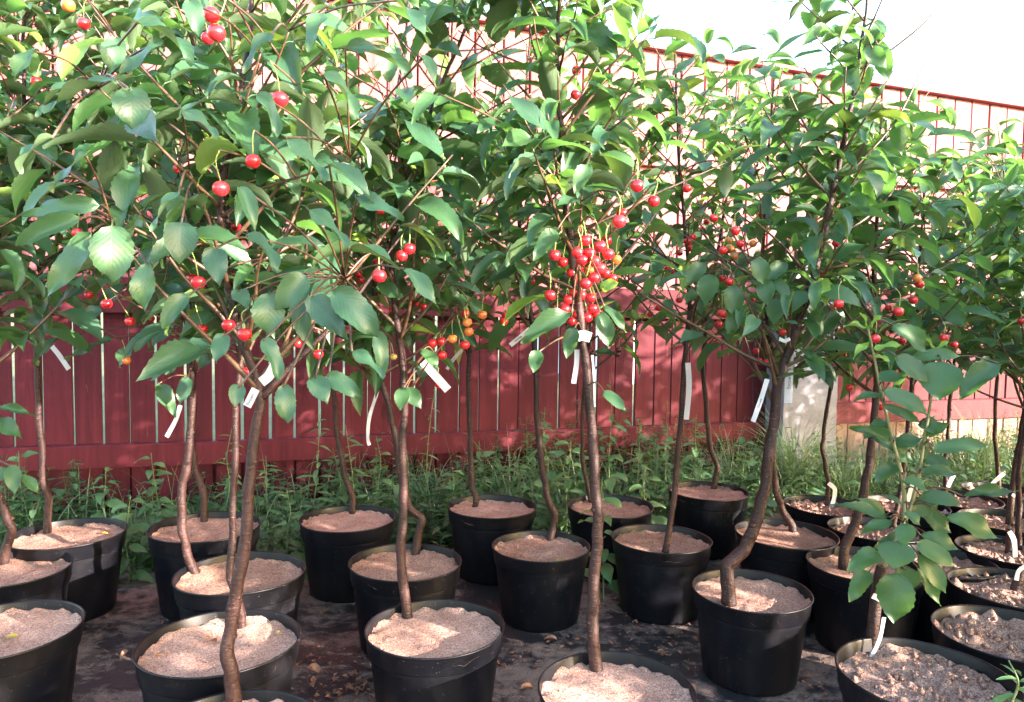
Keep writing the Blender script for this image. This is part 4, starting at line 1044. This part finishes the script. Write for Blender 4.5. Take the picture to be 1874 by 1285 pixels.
# ================================================================== LABEL STRIPS
def strip(px, Y, w_px, label, text=None, curl=0.0, parent_text_size=0.6, fold=None, name='plant_label', wdir=None):
    pts = [at(q[0], q[1], Y + (q[2] if len(q) > 2 else 0)) for q in px]
    P = catmull(pts, 5) if len(pts) > 2 else [pts[0].lerp(pts[1], i / 5) for i in range(6)]
    o = thing(name, P[0], label, 'label', 'white plastic labels on the trees')
    w = 0.70 * w_px * Y / F / 2; V, Fc, cen = [], [], []
    for i, p in enumerate(P):
        t = (P[min(i + 1, len(P) - 1)] - P[max(i - 1, 0)]).normalized()
        s = t.cross(Vector((0, 1, 0))) if wdir is None else wdir
        s = (s + Vector((0, curl * math.sin(i * 0.7), 0))).normalized(); n = s.cross(t).normalized(); cen.append((p, t, s, n))
        for (a, b) in ((-1, -1), (1, -1), (1, 1), (-1, 1)): V.append(p + s * w * a + n * 0.0003 * b)
    for i in range(len(P) - 1):
        for k in range(4):
            a = i * 4 + k; b = i * 4 + (k + 1) % 4; Fc.append((a, b, b + 4, a + 4))
    Fc += [(3, 2, 1, 0), tuple(len(V) - 4 + k for k in range(4))]
    link('strip', mesh('strip', V, Fc, M['tag'], False), o)
    if text:
        cu = bpy.data.curves.new('text', 'FONT'); cu.body = text; cu.size = 1.0; cu.align_x = 'CENTER'; cu.align_y = 'CENTER'
        tmp = bpy.data.objects.new('print_source', cu); COL.objects.link(tmp)
        dg = bpy.context.evaluated_depsgraph_get(); me = bpy.data.meshes.new_from_object(tmp.evaluated_get(dg)); bpy.data.objects.remove(tmp)
        me.materials.clear(); me.materials.append(M['ink'])
        k = int(len(cen) * 0.55); p, t, s, n = cen[k]
        xs = [v.co.x for v in me.vertices] or [0, 1]; wid = max(xs) - min(xs)
        tot = (P[-1] - P[0]).length
        sz = min(tot * 0.62 / max(wid, 0.1), 2 * w * parent_text_size)
        d = -t if (-t).z > 0 else t          # reads upwards along the strip
        nn = n if n.y < 0 else -n; up = nn.cross(d)
        mw = Matrix((d, up, nn)).transposed().to_4x4(); mw.translation = p + nn * 0.0012
        link('print', me, o, mw @ Matrix.Scale(sz, 4))
    return o
def TY(k): return TREES[k].base.y
strip([(503, 668), (492, 688), (478, 700)], TY('T3') - 0.03, 26, 'blank folded white label stuck in the fork of the nearest trunk')
strip([(468, 712), (452, 744)], TY('T3') - 0.035, 22, 'small printed white label hanging at the left of the fork of the nearest trunk', 'Вишня', parent_text_size=0.5)
strip([(330, 742), (322, 768), (305, 800)], TY('T15') - 0.03, 11, 'narrow white label strip dangling left of the hip-bent trunk')
strip([(95, 634), (108, 650), (126, 676)], TY('T21') - 0.03, 13, 'white label strip slanting beside the trunk at the left fence')
strip([(58, 600), (70, 612)], TY('T21') - 0.03, 12, 'small white label scrap around the trunk at the left fence')
strip([(774, 662), (797, 688), (820, 714)], TY('T4') - 0.03, 22, 'broad blank white label slanting down right of the slim sunlit trunk')
strip([(846, 640), (832, 655), (818, 676)], TY('T18') - 0.04, 9, 'narrow label strip slanting from the very straight middle trunk', 'Вишня')
strip([(694, 700), (688, 725), (676, 765), (673, 800), (676, 815)], TY('T14') - 0.04, 9, 'long thin white ribbon label trailing down the S-footed trunk', curl=0.5)
strip([(970, 602), (952, 617), (934, 632)], TY('T13') - 0.05, 12, 'printed strip label pointing left from the kinked trunk', 'Вишня')
strip([(1057, 616), (1068, 614), (1081, 618)], TY('T5') - 0.018, 26, 'white label wrapped round the straight trunk below the cherry bunch', None)
strip([(1056, 640), (1055, 668), (1050, 702)], TY('T5') + 0.02, 13, 'white label tail hanging left of the straight trunk')
strip([(1084, 650), (1087, 690), (1088, 745)], TY('T5') + 0.02, 6, 'very thin white label tail hanging right of the straight trunk')
strip([(1259, 664), (1261, 710), (1256, 768)], TY('T12') - 0.02, 14, 'long white label hanging straight down the right-leaning trunk')
strip([(1404, 694), (1393, 730), (1378, 772)], TY('T6') - 0.03, 13, 'printed white label slanting left of the elbow-bent trunk', 'Вишня', curl=0.1)
strip([(1444, 614), (1445, 660), (1442, 738)], TY('T6') + 0.03, 21, 'broad printed white label behind the fork of the elbow-bent trunk', 'Вишня "ПУТИНКА"')
strip([(1426, 620), (1436, 624), (1446, 620)], TY('T6') - 0.02, 9, 'white label loop round the elbow-bent trunk at its fork')
strip([(1516, 884), (1528, 896), (1525, 918), (1517, 940)], TY('T23') - 0.03, 11, 'white label hanging into the cloddy pot beside the grass tuft')
strip([(1618, 1130), (1608, 1175), (1580, 1226)], SY - 0.03, 10, 'narrow white label tail resting on the rim of the sapling pot')
strip([(1597, 1090), (1606, 1094), (1614, 1099)], SY - 0.016, 15, 'small white label loop on the stub of the sapling')
strip([(1676, 876), (1668, 895), (1662, 918)], TY('Tz') + 0.02, 14, 'white label upright behind the sapling stems')
strip([(1746, 868), (1740, 880), (1735, 892)], TY('Tb') - 0.03, 11, 'white label tilted over the far pot right of the sapling')
strip([(1838, 866), (1826, 876), (1816, 886)], TY('Tc') - 0.03, 11, 'white label lying by the far right bent trunk')
strip([(1733, 935), (1722, 944), (1708, 955)], TREES['Tb'].base.y - 0.25, 12, 'white label crumpled low behind the sapling leaves')
strip([(1852, 905), (1858, 908)], TY('Td') - 0.015, 8, 'white loop label on the ringed trunk at the right edge')
strip([(1847, 972), (1856, 990), (1858, 1020)], POT['e'][0].y - 0.11, 13, 'white label strip wrapped down the short thick stub')
strip([(1876, 1036), (1864, 1046), (1860, 1062)], POT['J'][0].y - 0.1, 12, 'white loop label on the leaning stub at the right edge')

# ================================================================== WEEDS
def fp(s, dist, z=0.0): return fo + fu * s + fn * dist + Vector((0, 0, z))
# low leafy ground cover between the pots and the fence
V, Fc = [], []; rw = random.Random(3)
def clear_of_pots(p, m=0.03):
    for (c, D, h, l) in POT.values():
        if (p.x - c.x) ** 2 + (p.y - c.y) ** 2 < (D * 0.5 + m) ** 2: return False
    return True
def put_leaf(V, Fc, p, d, s, wr, rr):
    side = d.cross(Vector((0, 0, 1)))
    if side.length < 0.05: side = Vector((1, 0, 0))
    w = side.normalized() * s * wr; nz = Vector((0, 0, -s * rr.uniform(0.0, 0.35))); b = len(V)
    lift = Vector((0, 0, s * 0.08))
    V.extend([p, p + d * s * .28 + w * .85 + lift, p + d * s * .3, p + d * s * .28 - w * .85 + lift, p + d * s * .62 + w * .8 + nz * .5 + lift, p + d * s * .65 + nz * .5, p + d * s * .62 - w * .8 + nz * .5 + lift, p + d * s + nz])
    Fc.extend([(b, b + 1, b + 2), (b, b + 2, b + 3), (b + 1, b + 4, b + 5, b + 2), (b + 2, b + 5, b + 6, b + 3), (b + 4, b + 7, b + 5), (b + 5, b + 7, b + 6)])
for _ in range(1900):
    s = rw.uniform(-1.0, 6.5); dist = rw.uniform(0.03, 0.86) if rw.random() < .9 else rw.uniform(0.8, 1.05)
    base = fp(s, dist)
    if not clear_of_pots(base): continue
    pat = noise.noise(Vector((s * 2.3, dist * 3, 0))) + 0.5 * noise.noise(Vector((s * 6, dist * 6, 4)))
    if pat < -0.28 and rw.random() < 0.8: continue
    hm = (0.17 if s < 1.3 else 0.24 if s < 3.6 else 0.2) * (0.55 + 1.1 * max(0, 0.35 + pat))
    h = hm * rw.uniform(0.4, 1.25); lean = Vector((rw.uniform(-.3, .3), rw.uniform(-.3, .3), 1)).normalized()
    nlf = int(5 + h * 34); wr = rw.choice((0.28, 0.34, 0.16, 0.3)); sz = rw.choice((rw.uniform(0.025, 0.05), rw.uniform(0.04, 0.085))); nlf = int(nlf * 0.045 / sz * 0.9) + 3
    tube([base, base + lean * h * .5, base + lean * h + Vector((rw.uniform(-.02, .02), rw.uniform(-.02, .02), 0))], [0.002, 0.0016, 0.001], 3, 0, V, Fc, False)
    for k in range(nlf):
        t = (k + 0.6) / nlf; a = k * 2.2 + rw.uniform(-.5, .5)
        d = Vector((math.cos(a), math.sin(a), rw.uniform(-0.3, 0.5))).normalized()
        put_leaf(V, Fc, base + lean * h * t, d, sz * rw.uniform(.7, 1.3) * (1.15 - 0.5 * t), wr, rw)
g = link('weeds', mesh('weeds', V, Fc, M['groundcover']))
g['kind'] = 'stuff'; tag(g, 'low tangled green weeds along the foot of the fence', 'weeds')
V, Fc = [], []
def blade(V, Fc, b, a, h, bend, w):
    d = Vector((math.cos(a), math.sin(a), 0)); sd = Vector((-d.y, d.x, 0)) * w; n = 5; i0 = len(V)
    for i in range(n + 1):
        t = i / n; th = bend * t
        p = b + Vector((0, 0, 1)) * h * (math.sin(th) / bend if bend > .01 else t) + d * h * ((1 - math.cos(th)) / bend if bend > .01 else 0)
        k = (1 - t) ** 0.6
        V.append(p + sd * k); V.append(p - sd * k)
    for i in range(n):
        q = i0 + i * 2; Fc.append((q, q + 1, q + 3, q + 2))
for _ in range(2600):
    s = rw.uniform(-1, 6.8)
    dens = 0.35 if s < 1.6 else 0.55 if s < 3 else 1.0
    if rw.random() > dens: continue
    b = fp(s, rw.uniform(0.02, 0.75))
    if not clear_of_pots(b): continue
    blade(V, Fc, b, rw.uniform(0, 6.28), rw.uniform(0.12, 0.38), rw.uniform(0.3, 2.1), rw.uniform(.0012, .003))
g = link('grass', mesh('grass', V, Fc, M['grass'], False)); g['kind'] = 'stuff'; tag(g, 'thin green and straw grass blades among the weeds', 'grass')

# grass tuft at the concrete post
def tuft(px, Y, n, h, label):
    b0 = at(px, 800, Y); b0.z = 0.0; V, Fc = [], []
    for _ in range(n):
        a = rw.uniform(0, 6.28); q = b0 + Vector((math.cos(a), math.sin(a), 0)) * rw.uniform(0, .05)
        blade(V, Fc, q, a + rw.uniform(-.6, .6), h * rw.uniform(.5, 1.2), rw.uniform(.8, 2.4), rw.uniform(.0014, .0032))
    o = thing('grass_tuft', b0, label, 'grass'); c = link('blades', mesh('blades', V, Fc, M['grass'], False), o); c['kind'] = 'stuff'
tuft(1455, 3.55, 260, 0.52, 'big arching tuft of pale grass at the foot of the concrete post')
tuft(1345, 3.7, 60, 0.42, 'thin straggly grass tuft left of the concrete post')
tuft(935, 3.1, 16, 0.50, 'few bent grass blades before the fence in the middle')
tuft(790, 2.95, 14, 0.42, 'few grass blades right of the slim sunlit trunk, by the fence')
tuft(1545, 3.5, 60, 0.34, 'short grass tuft behind the far cloddy pot')
tuft(1800, 4.1, 140, 0.45, 'bright dry grass tuft before the pale fence boards at right')
tuft(1690, 4.2, 90, 0.36, 'pale grass tuft under the sunlit fence behind the sapling')

def weed(px, Y, h, n, kind, size, label, seed, zbase=0.0, lean=0.1):
    rr = random.Random(seed); b = at(px, 800, Y); b.z = zbase
    o = thing('weed_plant', b, label, 'weed', 'tall weeds by the fence')
    d = Vector((rr.uniform(-lean, lean), rr.uniform(-lean, lean), 1)).normalized()
    pts = [b + d * h * k / 4 + Vector((rr.uniform(-.01, .01), rr.uniform(-.01, .01), 0)) for k in range(5)]
    P = catmull(pts, 4); v, f = tube(P, [0.003 - 0.002 * i / len(P) for i in range(len(P))], 5); link('stalk', mesh('stalk', v, f, M['stalk']), o)
    for k in range(n):
        t = 0.18 + 0.82 * k / n; p = P[min(len(P) - 1, int(t * (len(P) - 1)))]
        a = (k // 2) * 1.57 + (k % 2) * math.pi + rr.uniform(-.3, .3)
        dd = Vector((math.cos(a), math.sin(a), rr.uniform(-.35, .35)))
        s = size * rr.uniform(.75, 1.2) * (1.1 - 0.6 * t)
        link('leaf', rr.choice(LS[kind]), o, frame(p, dd, Vector((0, -0.3, 1))) @ Matrix.Scale(s, 4))
    return o
WD = [(1010, 3.05, 0.50, 16, 'weed', .085, 'upright nettle-like weed before the fence, left of the straight trunk'),
      (1165, 3.0, 0.46, 16, 'weed', .08, 'upright broad-leaved weed right of the straight trunk'),
      (1120, 2.85, 0.66, 20, 'weed', .08, 'tallest weed climbing just right of the straight trunk'),
      (1112, 2.2, 0.40, 16, 'weed', .085, 'nettle-like weed leaning on the pot wall right of the straight trunk'),
      (650, 2.75, 0.46, 26, 'willow', .09, 'feathery narrow-leaved weed behind the lone pot'),
      (575, 2.8, 0.50, 28, 'willow', .09, 'narrow-leaved weed left of the dark leaning trunk'),
      (300, 2.7, 0.36, 18, 'weed', .09, 'bushy weed behind the pots left of the hip-bent trunk'),
      (190, 2.65, 0.30, 16, 'weed', .10, 'broad-leaved weed between the two left back pots'),
      (490, 2.75, 0.34, 26, 'willow', .085, 'pale feathery weed behind the forked trunk'),
      (410, 2.75, 0.44, 26, 'willow', .08, 'thin weed stalk between the hip-bent and forked trunks'),
      (530, 2.55, 0.26, 14, 'weed', .075, 'low weed right of the forked trunk'),
      (770, 2.95, 0.62, 20, 'willow', .06, 'seeding weed spike right of the slim sunlit trunk'),
      (880, 3.0, 0.36, 16, 'weed', .08, 'weed at the very straight middle trunk'),
      (955, 2.9, 0.34, 16, 'weed', .08, 'weed behind the tall middle pot'),
      (1070, 3.05, 0.34, 16, 'weed', .08, 'weed behind the straight trunk, low'),
      (1225, 3.2, 0.4, 16, 'weed', .08, 'weed left of the farthest middle pot'),
      (1395, 2.95, 0.26, 12, 'weed', .085, 'broad-leaved weed right of the farthest middle pot'),
      (1355, 3.3, 0.34, 14, 'weed', .085, 'weed behind the farthest middle pot'),
      (1480, 3.0, 0.26, 14, 'weed', .09, 'weed behind the cloddy pot by the grass tuft'),
      (1580, 3.4, 0.30, 14, 'weed', .09, 'weed behind the trunk left of the sapling'),
      (1770, 3.6, 0.34, 16, 'weed', .09, 'leafy weed before the pale boards right of the sapling'),
      (1850, 3.7, 0.34, 16, 'weed', .09, 'leafy weed in the far right corner'),
      (230, 2.3, 0.30, 14, 'weed', .09, 'dark weed between the left back pots, near their walls'),
      (520, 2.3, 0.24, 14, 'weed', .085, 'dark low weed beside the lone pot'),
      (40, 2.75, 0.34, 14, 'weed', .10, 'broad-leaved weed at the left edge by the fence'),
      (1040, 2.75, 0.42, 18, 'weed', .09, 'leafy weed just left of the straight trunk, near the kinked trunk'),
      (1190, 2.6, 0.36, 16, 'weed', .09, 'leafy weed between the straight trunk and the right-leaning trunk'),
      (690, 2.85, 0.40, 16, 'weed', .085, 'weed behind the slim sunlit trunk at the rail'),
      (830, 2.8, 0.30, 14, 'weed', .085, 'low weed left of the tall middle pot'),
      (980, 2.65, 0.28, 14, 'weed', .085, 'low weed right of the tall middle pot'),
      (1270, 3.3, 0.44, 18, 'weed', .085, 'weed rising at the rail behind the thin wavy trunk')]
for i, (px, Y, h, n, kd, sz, lab) in enumerate(WD): weed(px, Y, h, n, kd, sz * 1.12, lab, i * 5 + 1)
w_ = weed(1885, 1.15, 0.10, 12, 'willow', .06, 'small feathery green sprig at the right edge near the bottom', 777, 0.24)

# ================================================================== FALLEN LEAVES AND LITTER
V, Fc = [], []
def scrap(V, Fc, p, s, rr):
    a = rr.uniform(0, 6.28); d = Vector((math.cos(a), math.sin(a), rr.uniform(-.2, .3))).normalized(); w = d.cross(Vector((0, 0, 1))).normalized() * s * rr.uniform(.2, .4); b = len(V)
    u = Vector((0, 0, s * rr.uniform(.1, .45)))
    V.extend([p, p + d * s * .4 + w + u, p + d * s * .45, p + d * s * .4 - w + u * rr.uniform(.2, 1), p + d * s + u * .5])
    Fc.extend([(b, b + 1, b + 2), (b, b + 2, b + 3), (b + 1, b + 4, b + 2), (b + 2, b + 4, b + 3)])
for (px, py, n, sp) in ((640, 1266, 130, 0.055), (1215, 1150, 70, 0.06), (1240, 1195, 60, 0.07), (560, 1090, 30, 0.05), (1490, 1245, 40, 0.05), (720, 1075, 24, .04), (1040, 1180, 20, .05), (955, 1215, 26, .06), (560, 1215, 30, .05)):
    c = on_z(px, py, 0.01)
    for _ in range(n):
        p = c + Vector((rw.gauss(0, sp), rw.gauss(0, sp * .8), rw.uniform(0, 0.008)))
        if clear_of_pots(p, -0.03): scrap(V, Fc, p, rw.uniform(.006, .02), rw)
for _ in range(2200):
    p = Vector((rw.uniform(-1.8, 2.6), rw.uniform(0.9, 2.9), 0.011))
    if clear_of_pots(p, -0.03): scrap(V, Fc, p, rw.choice((rw.uniform(.002, .006), rw.uniform(.003, .012))), rw)
g = link('leaf_litter', mesh('leaf_litter', V, Fc, M['drydark'], False)); g['kind'] = 'stuff'; tag(g, 'reddish brown leaf crumbs strewn over the dark ground cloth', 'litter')
DL = [leaf_mesh('fallen_leaf', M['dry'], .5, f, b, .4, 50 + i, .1, 9) for i, (f, b) in enumerate(((.5, 1.6), (.3, 2.2), (.8, 1.0)))]
YL = leaf_mesh('fallen_leaf', M['leaf_yellow'], .55, .3, .9, .2, 77, .1, 9)
FL = [(560, 1222, .045, 0, 'curled dry brown leaf on the ground right of the forked trunk pots'), (552, 1085, .04, 1, 'dry curled leaf on the cloth between the lone pot and the forked trunk pots'),
      (1022, 1172, .04, 2, 'dry pointed leaf at the foot of the pot with the sunken sand'), (1212, 1048, .0, 0, ''), (1300, 1140, .035, 1, 'dry leaf beside the wall of the whole pot right of centre'),
      (585, 1128, .035, 2, 'small dry leaf lying left of the large heaped sand pot'), (1200, 1195, .035, 0, 'dry leaf behind the front pot of the straight trunk'),
      (1262, 1250, .035, 1, 'dry leaf between the straight trunk pot and the whole pot'), (950, 1262, .04, 2, 'dry leaf in front, between the heaped sand pot and the straight trunk pot'), (236, 1190, .035, 0, 'dry leaf left of the pot with leaf scraps')]
for (px, py, s, k, lab) in FL:
    if not s: continue
    p = on_z(px, py, 0.014); o = link('fallen_leaf', DL[k], None, frame(p, Vector((R.uniform(-1, 1), R.uniform(-.6, .6), .1)), Vector((.2, -.3, 1))) @ Matrix.Scale(s, 4)); tag(o, lab, 'leaf', 'dry leaves on the ground cloth')
for (pk, px, py, s, me, lab) in (('B', 305, 1196, .03, DL[0], 'reddish leaf scrap on the sand behind the forked trunk, left side'), ('B', 513, 1158, .016, YL, 'tiny yellow leaf on the sand behind the forked trunk, right side'),
                                 ('B', 378, 1176, .045, DL[1], 'pale dry leaf in the middle of the sand behind the forked trunk'), ('A', 36, 1166, .03, YL, 'pale green leaf scrap on the sand at the left edge'),
                                 ('N', 1030, 1024, .022, YL, 'yellow leaf scrap at the front rim of the pot with the sunken sand'), ('V', 185, 976, .02, YL, 'pale leaf scrap on the sand of the left fence pot')):
    p = on_z(px, py, POT[pk][3] + 0.006); o = link('leaf_scrap', me, None, frame(p, Vector((R.uniform(-1, 1), R.uniform(-.6, .6), .05)), Vector((.1, -.2, 1))) @ Matrix.Scale(s, 4)); tag(o, lab, 'leaf', 'leaf scraps on the sand')
